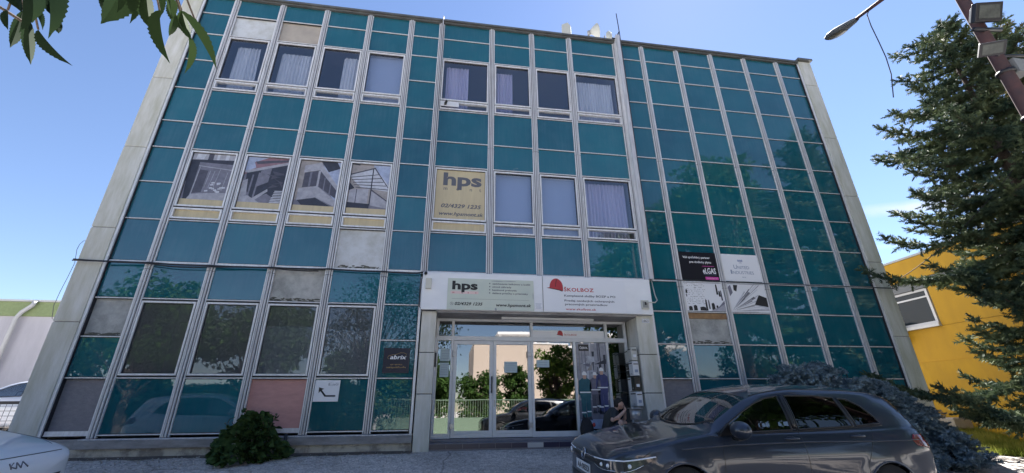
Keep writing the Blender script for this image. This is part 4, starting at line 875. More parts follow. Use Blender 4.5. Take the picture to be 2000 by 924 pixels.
            for t in (.35, .55, .70):
                a, b = ok[int(t*len(ok))]; st.ball(a.lerp(b, .5)+Vector((-.0, 0, 0)), .022, 'lamp_white', 10, 6)
            st.build('light_strip', h_)
        ch = MB(); ch.tube([p for p in (front_at(y, .652, .006) for y in np.linspace(-.36, .36, 15)) if p], .006, 'chrome', 6); ch.build('grille_strip', root)
    # emblem
    if emblem:
        e = MB(); c0 = front_at(0, .655, .0) or Vector((.82, 0, .65))
        if emblem == 'ring':
            cc = c0+Vector((.018, 0, -.012)); r_ = .062; tilt = .18
            def E(y, z): return cc+Vector((-z*tilt, y, z))
            e.tube([E(r_*math.cos(a), r_*math.sin(a)) for a in np.linspace(0, 2*math.pi, 25)], .006, 'chrome', 6, False)
            e.add([E(r_*.95*math.cos(a), r_*.95*math.sin(a))-Vector((.004, 0, 0)) for a in np.linspace(0, 2*math.pi, 25)[:-1]], [tuple(range(24))], 'trim_black')
            for P in ([(-.026, .052), (0, .004), (.026, .052)], [(-.052, .030), (-.022, -.048), (0, -.004), (.022, -.048), (.052, .030)]): e.tube([E(a, b) for a, b in P], .0045, 'chrome', 5)
        else:
            def E(y, z):
                p = front_at(y, .675+z, .004) or Vector((.72, y, .675+z)); return p
            for P in ([(-.10, -.02), (-.10, .022)], [(-.055, .022), (-.10, -.002), (-.045, -.02)], [(-.045, -.02), (-.02, .022)], [(-.02, .022), (.005, -.02)], [(.005, -.02), (.045, .022), (.085, -.02)]): e.tube([E(a, b) for a, b in P], .0055, 'wire_grey', 6)
        e.build('emblem', root)
    if plate:
        c0 = front_at(0, .50, .012) or Vector((.87, 0, .5)); m_ = MB()
        m_.box(c0.x, c0.x+.008, -.26, .26, .445, .555, 'plate_white'); pl_ = m_.build('number_plate', root)
        m_ = MB(); v, f = text_geo(plate, .02); x0 = min(a for a, b in v); x1 = max(a for a, b in v); kk = .44/(x1-x0)
        m_.add([(c0.x+.0105, -.20+(a-x0)*kk, .468+b*.092) for a, b in v], f, 'ink_black'); m_.build('lettering', pl_)
    for s in (1, -1):
        patch('tail_light', [(-3.36, .80), (-3.12, .84), (-3.08, .90), (-3.14, .965), (-3.33, .95)], 'tail_red', .006, .03, None, 'side', s)
        m_ = MB(); ax = -.66
        m_.ball((ax-.01, s*.99, 1.01), (.10, .13, .098), paint, 20, 12, Matrix.Rotation(s*.12, 3, 'Z')); m_.box(ax-.012, ax+.02, s*.86 if s > 0 else -.98, s*.98 if s > 0 else -.86, .90, .935, 'trim_black'); m_.ball((ax, s*.965, .935), (.06, .09, .03), 'trim_black', 12, 7); m_.prism([(-.50, s*.80, .935), (-.70, s*.80, .945), (-.64, s*.79, 1.07)], (0, s*.035, 0), 'trim_black')
        m_.build('side_mirror', root)
        if detail:
            for hx, hz in ((-1.42, .905), (-2.33, .935)):
                b0 = side_at(hx, hz, s, 0); h_ = MB(); h_.ball(b0+Vector((0, -s*.012, -.004)), (.085, .018, .034), 'trim_black', 14, 8)
                h_.tube([b0+Vector((-.105, s*.004, .004)), b0+Vector((-.07, s*.028, .006)), b0+Vector((.05, s*.028, .004)), b0+Vector((.095, s*.004, 0))], [.010, .013, .013, .009], paint, 8); h_.build('door_handle', root)
    # wheels
    for wx in (0, -2.64):
        for s in (1, -1):
            t = MB(); prof = [(.195, .20), (.225, .205), (.31, .20), (.318, .17), (.318, .03), (.305, 0), (.22, .0)]; n = 32; vs = []; fs = []
            for a in range(n):
                for r_, q in prof: vs.append((wx+r_*math.cos(2*math.pi*a/n), s*(.69+q), .318+r_*math.sin(2*math.pi*a/n)))
            kp = len(prof)
            for a in range(n):
                for q in range(kp-1): fs.append((a*kp+q, a*kp+q+1, ((a+1) % n)*kp+q+1, ((a+1) % n)*kp+q))
            t.add(vs, fs, 'tyre', True); w_ = MB()
            cy_ = s*.872
            w_.tube([(wx+.215*math.cos(a), cy_, .318+.215*math.sin(a)) for a in np.linspace(0, 2*math.pi, 33)], .014, 'rim', 6, False)
            for q in range(5):
                a = 2*math.pi*q/5+.3
                for da in (-.13, .13): w_.bar((wx+.03*math.cos(a), cy_-s*.01, .318+.03*math.sin(a)), (wx+.21*math.cos(a+da), cy_-s*.005, .318+.21*math.sin(a+da)), .022, .03, 'rim', (0, 1, 0))
            w_.ball((wx, cy_-s*.005, .318), (.045, .02, .045), 'rim', 12, 6)
            w_.add([(wx+.20*math.cos(a), s*.80, .318+.20*math.sin(a)) for a in np.linspace(0, 2*math.pi, 25)[:-1]], [tuple(range(24))], 'trim_black')
            wh = t.build('wheel', root); w_.build('rim', wh)
        # dark wheel housing
    for wx in (0, -2.64):
        for s in (1, -1):
            h_ = MB(); y0, y1 = (.50, .872) if s > 0 else (-.872, -.50)
            n = 16; vs = []; fs = []
            for i in range(n+1):
                a = math.pi*i/n*1.1-.15; vs += [(wx+.362*math.cos(a), y0, .31+.362*math.sin(a)), (wx+.362*math.cos(a), y1, .31+.362*math.sin(a))]
            for i in range(n): fs.append((2*i, 2*i+1, 2*i+3, 2*i+2))
            h_.add(vs, fs, 'trim_black', True); yi = y0 if s > 0 else y1
            h_.add([(wx+.362*math.cos(a), yi, .31+.362*math.sin(a)) for a in np.linspace(-.15, math.pi+.15, 16)], [tuple(range(16))], 'trim_black')
            h_.build('wheel_housing', root)
    # cabin
    c_ = MB(); c_.box(-.95, -.42, -.68, .68, .72, .93, 'seat_cloth')
    for sy_ in (.37, -.37):
        c_.box(-1.95, -1.45, sy_-.24, sy_+.24, .45, .60, 'seat_cloth'); c_.box(-2.06, -1.92, sy_-.23, sy_+.23, .55, 1.12, 'seat_cloth'); c_.box(-2.06, -1.97, sy_-.12, sy_+.12, 1.13, 1.27, 'seat_cloth')
    c_.box(-2.95, -2.80, -.6, .6, .55, 1.10, 'seat_cloth'); c_.box(-3.1, -.5, -.66, .66, .30, .44, 'seat_cloth')
    c_.tube([(-1.18+.17*math.sin(a)*.35, .37+.18*math.cos(a), .98+.17*math.sin(a)) for a in np.linspace(0, 2*math.pi, 25)], .014, 'seat_cloth', 6, False); c_.build('cabin_interior', root)
    root.rotation_mode = 'QUATERNION'
    fw = Vector((math.cos(heading)*math.cos(pitch), math.sin(heading)*math.cos(pitch), math.sin(pitch))); lf = Vector((-math.sin(heading), math.cos(heading), 0)); up = fw.cross(lf)
    l2 = math.cos(roll)*lf+math.sin(roll)*up; u2 = -math.sin(roll)*lf+math.cos(roll)*up
    root.matrix_world = Matrix((fw, l2, u2)).transposed().to_4x4(); root.location = loc
    return root
golf = make_car('parked_car', 'dark graphite hatchback parked across the right of the entrance, nose to the left', 'paint_graphite', (2.618, 5.842, .136), R(180.93), R(1.01), R(-3.73), 'ring', 'AA·085DI')
mat('paint_ice', (.80, .83, .88), .3, 0, coat=1)
kia = make_car('parked_car', 'white car cut off by the lower left corner, only its bonnet in the picture', 'paint_ice', (-4.80, 5.10, .10), R(4), R(0), R(2.5), 'letters')
kia.scale = (1.02, 1.0, 1.13)
wc = make_car('parked_car', 'white car with dark windows standing behind the left end of the teal building', 'paint_white', (-13.6, 15.6, .80), R(182), 0, 0, None, detail=False)
dc = make_car('parked_car', 'dark blue car standing behind the white car at the left edge', 'paint_graphite', (-14.9, 19.2, .62), R(180), 0, 0, None, detail=False)
bc = make_car('parked_car', 'black car across the forecourt, mirrored in the glass of the left door leaf', 'paint_black', (2.6, -2.3, 0), R(180), 0, 0, None, detail=False)
bc.scale = (1.08, 1.05, 1.22)
rc = make_car('parked_car', 'red car behind the green fence, mirrored in the glass doors', 'paint_red', (3.4, -8.2, .0), R(180), 0, 0, None, detail=False)
# ------------------------------------------------------------------ person
def blob(name, parts, m_, parent=None, vox=.012, smooth=6):
    """parts: list of (point list, radius list) tapered limbs or ('b', centre, radii) -> one continuous remeshed surface"""
    b = MB()
    for p in parts:
        if p[0] == 'b': b.ball(p[1], p[2], m_, 16, 12)
        else:
            pts = [Vector(q) for q in p[0]]; b.tube(pts, p[1], m_, 12)
            for q, r_ in zip(pts, p[1]): b.ball(q, r_*.99, m_, 12, 8)
    o = b.build(name, parent); r = o.modifiers.new('r', 'REMESH'); r.mode = 'VOXEL'; r.voxel_size = vox; r.use_smooth_shade = True
    s = o.modifiers.new('s', 'SMOOTH'); s.iterations = smooth; s.factor = .5
    bpy.context.view_layer.update(); dg = bpy.context.evaluated_depsgraph_get(); me = bpy.data.meshes.new_from_object(o.evaluated_get(dg)); o.modifiers.clear(); o.data = me
    me.materials.clear(); me.materials.append(MATS[m_])
    for p in me.polygons: p.material_index = 0; p.use_smooth = True
    return o
H = Vector((3.74, 9.40, 1.41))
body = blob('person', [([(3.52, 9.62, .82), (3.54, 9.58, .95), (3.58, 9.52, 1.12), (3.62, 9.47, 1.22)], [.14, .13, .15, .12]), ([(3.64, 9.46, 1.24), (3.70, 9.43, 1.33)], [.055, .052]),
    ('b', H, (.082, .072, .105)), ('b', H+Vector((.03, -.005, -.055)), (.055, .052, .055)), ('b', H+Vector((.082, -.02, -.01)), (.02, .016, .026)), ('b', H+Vector((-.005, -.075, -.01)), (.018, .01, .03)), ('b', H+Vector((.068, -.016, -.062)), (.022, .028, .012)), ('b', H+Vector((.072, -.02, .022)), (.012, .04, .01)),
    ([(3.60, 9.36, 1.22), (3.50, 9.24, 1.10), (3.62, 9.22, 1.14), (3.80, 9.27, 1.27)], [.058, .046, .042, .030]), ([(3.66, 9.58, 1.20), (3.78, 9.56, 1.02), (3.84, 9.40, 1.12), (3.83, 9.32, 1.24)], [.055, .044, .038, .028]),
    ('b', (3.82, 9.28, 1.30), (.032, .022, .042))]+
    [([(3.80+.008*i, 9.27+.016*i, 1.31), (3.795+.008*i, 9.265+.016*i, 1.355), (3.815+.006*i, 9.285+.016*i, 1.375)], [.010, .009, .008]) for i in range(4)]+[([(3.80, 9.26, 1.29), (3.775, 9.25, 1.325)], [.011, .009])]+
    [([(3.56, 9.52, .80), (3.66, 9.20, 1.04), (3.74, 9.06, .66)], [.085, .062, .045]), ([(3.50, 9.66, .80), (3.82, 9.40, 1.02), (3.92, 9.18, .66)], [.085, .062, .045])], 'skin', vox=.0085, smooth=3)
tag(body, 'person in grey T-shirt sitting on the doorstep, head bent to the raised hand', 'person')
blob('t_shirt', [([(3.52, 9.62, .84), (3.54, 9.58, .96), (3.58, 9.52, 1.12), (3.61, 9.47, 1.215)], [.155, .15, .168, .135]), ([(3.60, 9.38, 1.225), (3.535, 9.27, 1.14)], [.078, .068]), ([(3.66, 9.57, 1.20), (3.74, 9.57, 1.08)], [.072, .064])], 'shirt', body, .012)
blob('shorts', [([(3.55, 9.56, .80), (3.645, 9.25, 1.0)], [.105, .085]), ([(3.50, 9.66, .80), (3.76, 9.46, .97)], [.105, .085]), ('b', (3.52, 9.62, .80), (.17, .15, .11))], 'trousers', body)
blob('hair', [('b', H+Vector((-.018, .005, .045)), (.088, .08, .082)), ('b', H+Vector((-.055, .005, -.01)), (.05, .07, .07)), ('b', H+Vector((.035, -.01, .088)), (.05, .06, .03))], 'hair', body, .01, 3)
m = MB()
for a, b in (((3.74, 9.06), (3.80, 8.93)), ((3.92, 9.18), (3.99, 9.05))):
    zg = gy(a[1]) if a[1] < 9.38 else .7
    m.ball(((a[0]+b[0])/2, (a[1]+b[1])/2, zg+.05), (.075, .13, .05), 'ink_white', 14, 8, Matrix.Rotation(R(25), 3, 'Z'))
    m.tube([(a[0], a[1], zg+.08), (a[0], a[1], .70)], [.045, .045], 'skin', 10)
m.build('shoe', body)

# ------------------------------------------------------------------ small things at the entrance
bp_ = blob('backpack', [('b', (3.03, 9.56, .90), (.155, .11, .21)), ('b', (3.03, 9.48, .84), (.12, .06, .13)), ('b', (3.03, 9.57, 1.02), (.12, .09, .12))], 'bag_black', None, .012, 4)
tag(bp_, 'black backpack leaning on the door glass beside the sitting person', 'backpack')
m = MB(); m.tube([(3.0, 9.6, 1.12), (2.99, 9.6, 1.19), (3.05, 9.6, 1.20), (3.07, 9.6, 1.12)], .010, 'bag_black', 6); m.build('carry_loop', bp_)
m = MB(); m.ball((3.175, 9.50, 1.0), (.03, .05, .045), 'bag_red', 10, 7); m.build('red_pouch', bp_)
ab = thing('ashtray_bin', 'steel pedestal ashtray bin standing right of the sitting person', 'bin', (4.02, 9.22, gy(9.22)))
m = MB(); m.tube([(0, 0, 0), (0, 0, .02)], [.15, .15], 'steel', 20); m.tube([(0, 0, .02), (0, 0, .55)], .05, 'steel', 16); m.tube([(0, 0, .56), (0, 0, .77)], .12, 'steel', 24); m.build('post', ab)
m = MB(); m.tube([(0, 0, .772), (0, 0, .79)], .16, 'steel', 24); m.build('tray_lid', ab)
MBX = [(9.42, 9.60, 2.33, 2.62, 'mailbox_beige', 'beige metal mailbox, the near one of the top pair on the entrance reveal'), (9.62, 9.80, 2.31, 2.59, 'mailbox_beige', 'beige metal mailbox, the far one of the top pair on the entrance reveal'), (9.42, 9.64, 2.0, 2.31, 'mailbox_white', 'white mailbox right below the beige pair'),
       (9.66, 9.82, 2.15, 2.29, 'mailbox_black', 'black mailbox with a white card, upper of two behind the white one'), (9.66, 9.82, 1.98, 2.13, 'mailbox_black', 'black mailbox with a white card, lower of two behind the white one'), (9.62, 9.78, 1.68, 1.97, 'mailbox_white', 'narrow white mailbox behind the tall black one'),
       (9.42, 9.60, 1.69, 1.98, 'mailbox_black', 'glossy black mailbox in the middle of the mailbox column'), (9.40, 9.70, 1.36, 1.66, 'mailbox_white', 'large white mailbox at the bottom of the mailbox column')]
for i, (y0, y1, z0, z1, mt, lb) in enumerate(MBX):
    m = MB(); m.box(4.16, 4.305, y0, y1, z0, z1, mt); b = m.build('mailbox', bevel=.008); tag(b, lb, 'mailbox', 'mailboxes beside the entrance')
    m = MB(); m.box(4.150, 4.158, y0+.02, y1-.02, z1-.05, z1-.03, 'dark_metal'); m.build('slot', b); m = MB(); m.box(4.150, 4.158, (y0+y1)/2-.015, (y0+y1)/2+.015, z0+.03, z0+.06, 'steel'); m.build('lock', b)
    m = MB(); m.box(4.18, 4.29, y0-.008, y0-.001, z1-.07, z1-.05, 'dark_metal'); m.build('slot', b)
    m = MB(); cy = (y0+y1)/2; m.box(4.20, 4.27, y0-.008, y0-.001, z0+.07, z0+.13, 'banner_white' if mt != 'mailbox_white' else 'ink_slate'); m.build('name_card', b)
# fittings on the fascia
m = MB(); m.box(-.555, -.43, 9.175, 9.235, 3.80, 4.04, 'cream_plastic'); tag(m.build('junction_box', bevel=.008), 'upright cream junction box at the left end of the fascia', 'box')
m = MB(); m.tube([(-.58, 9.23, 4.13), (-.57, 9.17, 4.14)], .018, 'cream_plastic', 8); m.ball((-.565, 9.14, 4.14), .038, 'mailbox_black', 14, 9); m.tube([(-.565, 9.13, 4.14), (-.562, 9.09, 4.135)], .02, 'mailbox_black', 10); tag(m.build('security_camera'), 'little dark dome camera on the left corner of the fascia', 'camera')
m = MB(); m.box(-.52, -.02, 9.44, 9.462, 9.03, 9.16, 'white_frame'); m.build('x')
sc_ = bpy.data.objects['x']; sc_.name = 'camera_board'; tag(sc_, 'white board on the vent strip of the top window carrying a black camera', 'board')
m = MB(); m.box(-.42, -.36, 9.40, 9.439, 9.06, 9.12, 'dark_metal'); m.tube([(-.385, 9.40, 9.085), (-.36, 9.30, 9.07)], .035, 'mailbox_black', 12); m.ball((-.36, 9.30, 9.07), .036, 'mailbox_black', 12, 8); tag(m.build('security_camera'), 'black bullet camera under the top floor window beside the left fin', 'camera')
eb = MB(); eb.box(4.46, 4.64, 9.19, 9.236, 3.47, 3.68, 'cream_plastic'); eb = eb.build('electric_box', bevel=.006); tag(eb, 'square cream electric box at the right end of the fascia', 'box')
m = MB(); m.box(4.485, 4.615, 9.183, 9.189, 3.50, 3.65, 'bare_board'); m.box(4.53, 4.57, 9.17, 9.183, 3.56, 3.63, 'dark_metal'); m.build('cover', eb)
m = MB(); m.tube([(4.57, 9.17, 3.62), (4.80, 9.19, 3.63), (4.89, 9.25, 3.70), (4.90, 9.34, 3.85), (4.89, 9.40, 4.22)], .013, 'cream_plastic', 8); tag(m.build('conduit'), 'thin pale conduit curving from the electric box up to the cable', 'cable')
# cables
def sagline(a, b, n, sag, jit=0, seed=1):
    rr = random.Random(seed); a = Vector(a); b = Vector(b); return [a.lerp(b, t)-Vector((0, 0, sag*4*t*(1-t)+(rr.uniform(-jit, jit) if 0 < t < 1 else 0))) for t in np.linspace(0, 1, n)]
m = MB(); pts = []
for i in range(len(XM[:7])-1): pts += sagline((XM[i] if i else -7.66, 9.425 if i else 9.34, 4.235+.01*math.sin(i*2)), (XM[i+1], 9.425, 4.235+.01*math.sin(i*2+2)), 7, .012, .004, i)[:-1]
pts.append((-.63, 9.425, 4.25)); m.tube(pts, .017, 'wire', 6); m.tube([Vector(p)+Vector((0, -.02, -.03+.025*math.sin(i*.5))) for i, p in enumerate(pts[:24])], .012, 'wire', 6)
m.tube([(-.63, 9.42, 4.25), (-.66, 9.33, 4.05), (-.665, 9.30, 3.7), (-.66, 9.30, 3.42), (-.60, 9.30, 3.335), (-.3, 9.30, 3.34)], .012, 'wire', 6)
tag(m.build('cable'), 'thick black cable running along the left half of the facade above the ground floor', 'cable')
m = MB(); m.tube(sagline((4.84, 9.36, 4.262), (11.80, 9.36, 4.245), 30, .008, .004, 9), .012, 'wire', 6); m.tube([(11.80, 9.34, 4.25), (11.81, 9.6, 4.25)], .014, 'wire', 6); tag(m.build('cable'), 'black cable running along the right half of the facade above the ground floor', 'cable')
m = MB(); m.tube([(4.915, 9.30, 13.25), (4.93, 9.30, 12.6), (4.925, 9.29, 12.45)], .014, 'wire', 6); m.tube([(4.93, 9.29, 12.45)]+sagline((4.925, 9.28, 12.2), (4.915, 9.29, 4.30), 24, 0, .0)[0:]+[(4.9, 9.30, 4.25)], .013, 'wire', 6)
m.tube([(4.93, 9.29, 12.45), (4.80, 9.36, 12.2), (4.70, 9.38, 12.24)], .02, 'wire', 6); tag(m.build('lightning_conductor'), 'thin black lightning conductor down the tall right fin with its rod above the roof', 'conductor')
m = MB(); m.tube(sagline((11.60, 9.34, 4.30), (12.4, 5.6, 6.9), 16, .35), .009, 'wire', 6); tag(m.build('cable'), 'slack black cable from the right end pier up into the tall spruce', 'cable')
m = MB(); m.tube([(-7.66, 9.5, 4.72), (-7.74, 9.5, 4.70), (-7.79, 9.5, 4.62), (-7.80, 9.5, 4.5), (-7.77, 9.5, 4.35), (-7.74, 9.5, 4.2), (-7.76, 9.5, 3.9), (-7.79, 9.5, 3.6), (-7.80, 9.5, 3.3), (-7.74, 9.5, 3.05), (-7.66, 9.5, 3.0)], .005, 'wire_grey', 5); tag(m.build('cable'), 'thin loose grey wire hanging off the left end pier', 'cable')
# overflow pipe under the pink panel
m = MB(); m.tube([(-2.95, 9.32, .93), (-2.95, 9.32, .72), (-2.96, 9.30, .64), (-3.03, 9.28, .58), (-3.16, 9.26, .56)], .032, 'mailbox_black', 12); tag(m.build('drain_pipe'), 'short bent black pipe below the pink panel', 'pipe')
# roof antennas
am = thing('antenna_mast', 'steel antenna frame on the roof edge with a pale dish and a flat panel', 'antenna', (4.6, 11, 12.16))
m = MB(); m.tube([(0, 0, 0), (0, 0, 2.15)], .035, 'lamp_grey', 10); m.tube([(-.8, 0, 1.72), (.75, 0, 1.68)], .025, 'lamp_grey', 8); m.tube([(.62, 0, 0), (.62, 0, 2.02)], .028, 'lamp_grey', 8); m.tube([(.25, 0, 0), (.25, 0, 1.7)], .02, 'lamp_grey', 8); m.tube([(-.5, 0, 0), (-.1, 0, 1.7)], .015, 'lamp_grey', 8); m.build('frame', am)
m = MB(); m.prism([(-1.05, -.04, 1.55), (-.70, -.10, 1.55), (-.70, -.10, 2.22), (-.80, -.09, 2.38), (-1.02, -.05, 2.28)], (.03, .07, 0), 'antenna_white'); m.build('panel_antenna', am)
m = MB(); m.tube([(.02, -.08, 2.02), (.16, -.12, 2.06), (.28, -.14, 2.08), (.32, -.15, 2.09)], [.05, .16, .25, .26], 'antenna_white', 20); m.tube([(-.03, -.03, 2.02), (.05, -.08, 2.02)], .09, 'lamp_grey', 12); m.build('dish', am)
m = MB(); m.ball((4.66+.55, 10.6, 13.75), (.12, .08, .22), 'antenna_white', 12, 8); m.tube([(5.2, 10.6, 12.16), (5.2, 10.6, 13.6)], .02, 'lamp_grey', 8); tag(m.build('antenna'), 'small pale rounded antenna tucked left of the lightning rod', 'antenna')

# ------------------------------------------------------------------ lamp post
lp = thing('lamp_post', 'rusty red lamp post with two floodlights and a drop shaped lamp head on its arm', 'lamp post', (7.43, 3.45, gz(7.43, 3.45)))
m = MB(); b0 = gz(7.43, 3.45)
m.tube([(0, 0, 0), (0, 0, 4.0), (0, 0, 7.4), (0, .05, 7.9-b0), (-.05, .30, 7.99-b0)], [.10, .082, .066, .05, .04], 'rusty_red_pole', 20)
m.tube([(-.05, .30, 7.99-b0), (-.10, .75, 7.97-b0), (-.03, 1.38, 8.15-b0)], [.04, .034, .03], 'rusty_red_pole', 12)
for z in (3.2, 4.75, 5.5): m.tube([(0, 0, z), (0, 0, z+.04)], .098, 'dark_metal', 20)
m.build('pole', lp)
m = MB(); A = Vector((-.035, 1.33, 8.12-b0)); D = Vector((.12, .76, .29)).normalized(); pr_ = [(0, .04, .04), (.08, .07, .055), (.25, .10, .07), (.45, .135, .085), (.62, .13, .075), (.74, .08, .05), (.78, .02, .02)]
n = 20; vs = []; fs = []; sx_ = D.cross(Vector((0, 0, 1))).normalized(); uz = sx_.cross(D)
for d_, w_, h_ in pr_:
    for i in range(n): a = 2*math.pi*i/n; vs.append(A+D*d_+sx_*w_*math.cos(a)+uz*h_*math.sin(a)*(1.0 if math.sin(a) > 0 else .75))
for i in range(len(pr_)-1):
    for j in range(n): fs.append((i*n+j, i*n+(j+1) % n, (i+1)*n+(j+1) % n, (i+1)*n+j))
m.add(vs, fs, 'lamp_shell', True); lh = m.build('lamp_head', lp)
m = MB(); vs = [A+D*d_+sx_*w_*c*.97+uz*(-h_*.75*math.sqrt(max(0, 1-(.8*c)**2))-.012) for d_, w_, h_ in [(.30, .09, .075), (.45, .115, .088), (.62, .11, .078), (.70, .07, .06)] for c in (-.8, -.35, .35, .8)]
m.add(vs, [(i*4+j, i*4+j+1, (i+1)*4+j+1, (i+1)*4+j) for i in range(3) for j in range(3)], 'lamp_lens', True); m.build('lamp_glass', lh)
def flood(loc, rot, s, label):
    e = bpy.data.objects.new('floodlight', None); e.empty_display_size = .1
    m = MB(); a, b = s*.5, s*.36
    m.box(-a, a, -.03, .04, -b, b, 'dark_metal'); m.box(-a*.8, a*.8, .041, .09, -b*.8, b*.8, 'lamp_grey')
    for i in range(6): m.box(-a*.7+i*a*.26, -a*.7+i*a*.26+.012, .091, .12, -b*.7, b*.7, 'lamp_grey')
    o = m.build('floodlight', lp, loc, bevel=.006); o.rotation_euler = rot
    if label: o['label'] = label
    g_ = MB(); g_.box(-a*.76, a*.76, -.036, -.0305, -b*.70, b*.70, 'mirror_lens'); g_.build('lens', o)
    return o
flood((-.38, -.18, 5.74-b0), (R(38), R(14), R(-42)), .25, 'small square floodlight')
flood((-.12, -.20, 6.44-b0), (R(28), 0, R(-12)), .36, 'large upper floodlight')
m = MB(); zz = 5.75-b0; m.tube([(0, 0, zz+.05), (-.12, -.10, zz+.06), (-.20, -.14, zz)], .018, 'steel', 8); m.build('bracket', lp); m = MB(); m.box(.07, .26, -.10, .04, zz-.25, zz-.02, 'lamp_grey'); m.build('ballast_box', lp); m = MB(); m.tube([(-.25, -.06, zz+.50), (.25, -.06, zz+.57)], .03, 'dark_metal', 8); m.build('crossbar', lp); m = MB(); m.tube([(0, 0, zz+.1), (.5, -.05, zz+.12)], .02, 'dark_metal', 8); m.build('side_arm', lp)
m = MB(); m.tube([(7.36, 4.5, 8.06), (7.35, 4.58, 7.98), (7.36, 4.6, 7.73), (7.37, 4.6, 7.34), (7.37, 4.6, 6.98), (7.32, 4.6, 6.59), (7.15, 4.6, 6.07)], .008, 'wire', 6); tag(m.build('dangling_wire'), 'thin black wire dangling from the arm of the lamp post', 'wire')

# ------------------------------------------------------------------ neighbouring buildings
yb = thing('yellow_building', 'yellow building right of the teal block with a band of white framed windows', 'building', (15, 0, 0))
m = MB(); WX = 0
m.box(0, 8, 7.0, 30, -.5, 2.585, 'yellow_dark'); m.box(.04, 8, 7.0, 30, 2.59, 3.60, 'yellow_paint'); m.box(.25, 8, 11.0, 30, 3.61, 4.9, 'grey_soffit'); m.box(.04, 8, 7.0, 10.95, 3.61, 4.835, 'yellow_paint'); m.box(0, 8, 7.0, 30, 5.16, 5.86, 'yellow_paint'); m.box(.03, 8, 7.05, 30, 4.84, 5.155, 'grey_soffit'); m.box(-.03, 8, 6.95, 30, 5.865, 5.93, 'green_fascia' if 0 else 'pipe_grey'); m.build('wall', yb)
m = MB(); m.box(-.06, .24, 10.96, 13.5, 3.605, 3.70, 'white_frame'); m.build('window_sill', yb)
for y in (11.05, 12.3):
    m = MB(); a, b = y, y+1.18
    for q in ((a, a+.07, 3.72, 4.83), (b-.07, b, 3.72, 4.83)): m.box(.10, .18, q[0], q[1], q[2], q[3], 'white_frame')
    for q in ((3.72, 3.79), (4.55, 4.60), (4.76, 4.83)): m.box(.10, .18, a+.07, b-.07, q[0], q[1], 'white_frame')
    w_ = m.build('window', yb); g_ = MB(); g_.box(.135, .142, a+.07, b-.07, 3.79, 4.76, 'dark_glass'); g_.build('pane', w_)
m = MB(); m.box(-.30, -.02, 12.0, 12.75, 3.25, 3.90, 'white_frame'); ac = m.build('air_conditioner', yb)
m = MB()
for i in range(9): m.box(-.32, -.305, 12.04, 12.71, 3.29+.065*i, 3.305+.065*i, 'pipe_grey')
for i in range(6): m.box(-.32, -.306, 12.04+.12*i, 12.05+.12*i, 3.29, 3.85, 'pipe_grey')
m.build('grille', ac)
m = MB(); m.box(-.9, -.3, 10.9, 12.9, .72, 1.0, 'bare_board_tan'); o = m.build('concrete_slab', bevel=.03, loc=(15, 0, 0)); o.rotation_euler = (0, 0, 0); tag(o, 'low pale concrete slab on the grass at the foot of the yellow wall', 'slab')

lb_ = thing('low_white_building', 'long low white building with a green fascia behind the left end', 'building', (-26, 28, 0))
m = MB(); m.box(-30, 16, 0, 12, .2, 6.55, 'render_white'); m.build('wall', lb_)
m = MB(); m.box(-30.1, 16.1, -.08, 12, 6.55+.003, 7.38, 'green_fascia'); m.box(-30.2, 16.2, -.16, 12, 7.39, 7.50, 'pipe_grey'); m.build('fascia', lb_)
m = MB(); m.tube([(2.2, -.25, 7.40), (2.15, -.25, 7.15), (1.75, -.25, 6.75), (1.6, -.25, 6.4), (1.6, -.25, .3)], .11, 'pipe_grey', 10); m.build('downpipe', lb_)
m = MB(); m.box(-5.4, -3.9, -.03, .1, 4.9, 6.2, 'white_frame'); w_ = m.build('window', lb_); m = MB(); m.box(-5.25, -4.05, -.05, -.031, 5.05, 6.05, 'dark_glass'); m.build('pane', w_)
m = MB(); m.box(.2, .5, -.12, 0, 3.2, 3.35, 'dark_metal'); m.build('wall_lamp', lb_)
# basket fence at far left
fc = thing('wire_fence', 'low dark wire mesh fence in front of the parked white car at the left edge', 'fence', (-11.5, 12.6, .58))
m = MB()
for x in (-1.6, 0, 1.75): m.box(x-.04, x+.04, -.04, .04, 0, 1.0, 'dark_metal')
m.box(-1.7, 1.8, -.03, .03, .96, 1.03, 'dark_metal'); m.box(-1.7, 1.8, -.03, .03, .05, .10, 'dark_metal'); m.build('post_frame', fc)
m = MB()
for i in range(28): m.tube([(-1.6+.125*i, 0, .1), (-1.6+.125*i, 0, .96)], .006, 'lamp_grey', 4)
for i in range(8): m.tube([(-1.65, 0, .15+.11*i), (1.75, 0, .15+.11*i)], .006, 'lamp_grey', 4)
m.build('mesh_panel', fc)

# ------------------------------------------------------------------ the other side of the forecourt (seen in the glass)
be = thing('beige_building', 'tall plain beige wall across the street, mirrored in the entrance doors', 'building', (0, -25, 0))
m = MB(); m.box(2.7, 12.8, -10, 0, -.2, 7.8, 'beige_wall'); m.build('wall', be); m = MB(); m.box(2.65, 12.85, -10, .05, 7.803, 7.95, 'modern_white'); m.build('coping', be)
mb_ = thing('modern_building', 'white flat roofed building with framed terraces, mirrored above the entrance doors', 'building', (0, -34, 0))
m = MB(); m.box(5.2, 30, -8, -2, -.2, 8.6, 'beige_wall'); m.build('wall', mb_)
m = MB()
for a in (6.4, 12.6, 18.6, 25):
    for y0_ in (-.3, -5): m.box(a, a+.3, y0_-.3, y0_, 8.61, 10.35, 'modern_white'); m.box(a+4.6, a+4.9, y0_-.3, y0_, 8.61, 10.35, 'modern_white')
    m.box(a-.2, a+5.1, -6, 0, 10.36, 10.65, 'modern_white')
m.box(4.6, 31, -6.2, .2, 8.601, 8.95, 'modern_white'); m.build('terrace_frame', mb_)
fe = thing('green_fence', 'green railing on a low green wall across the forecourt, mirrored in the doors', 'fence', (0, -6, 0))
m = MB(); m.box(-3.6, 9, -.1, .1, -.1, .95, 'green_rail'); m.build('low_wall', fe)
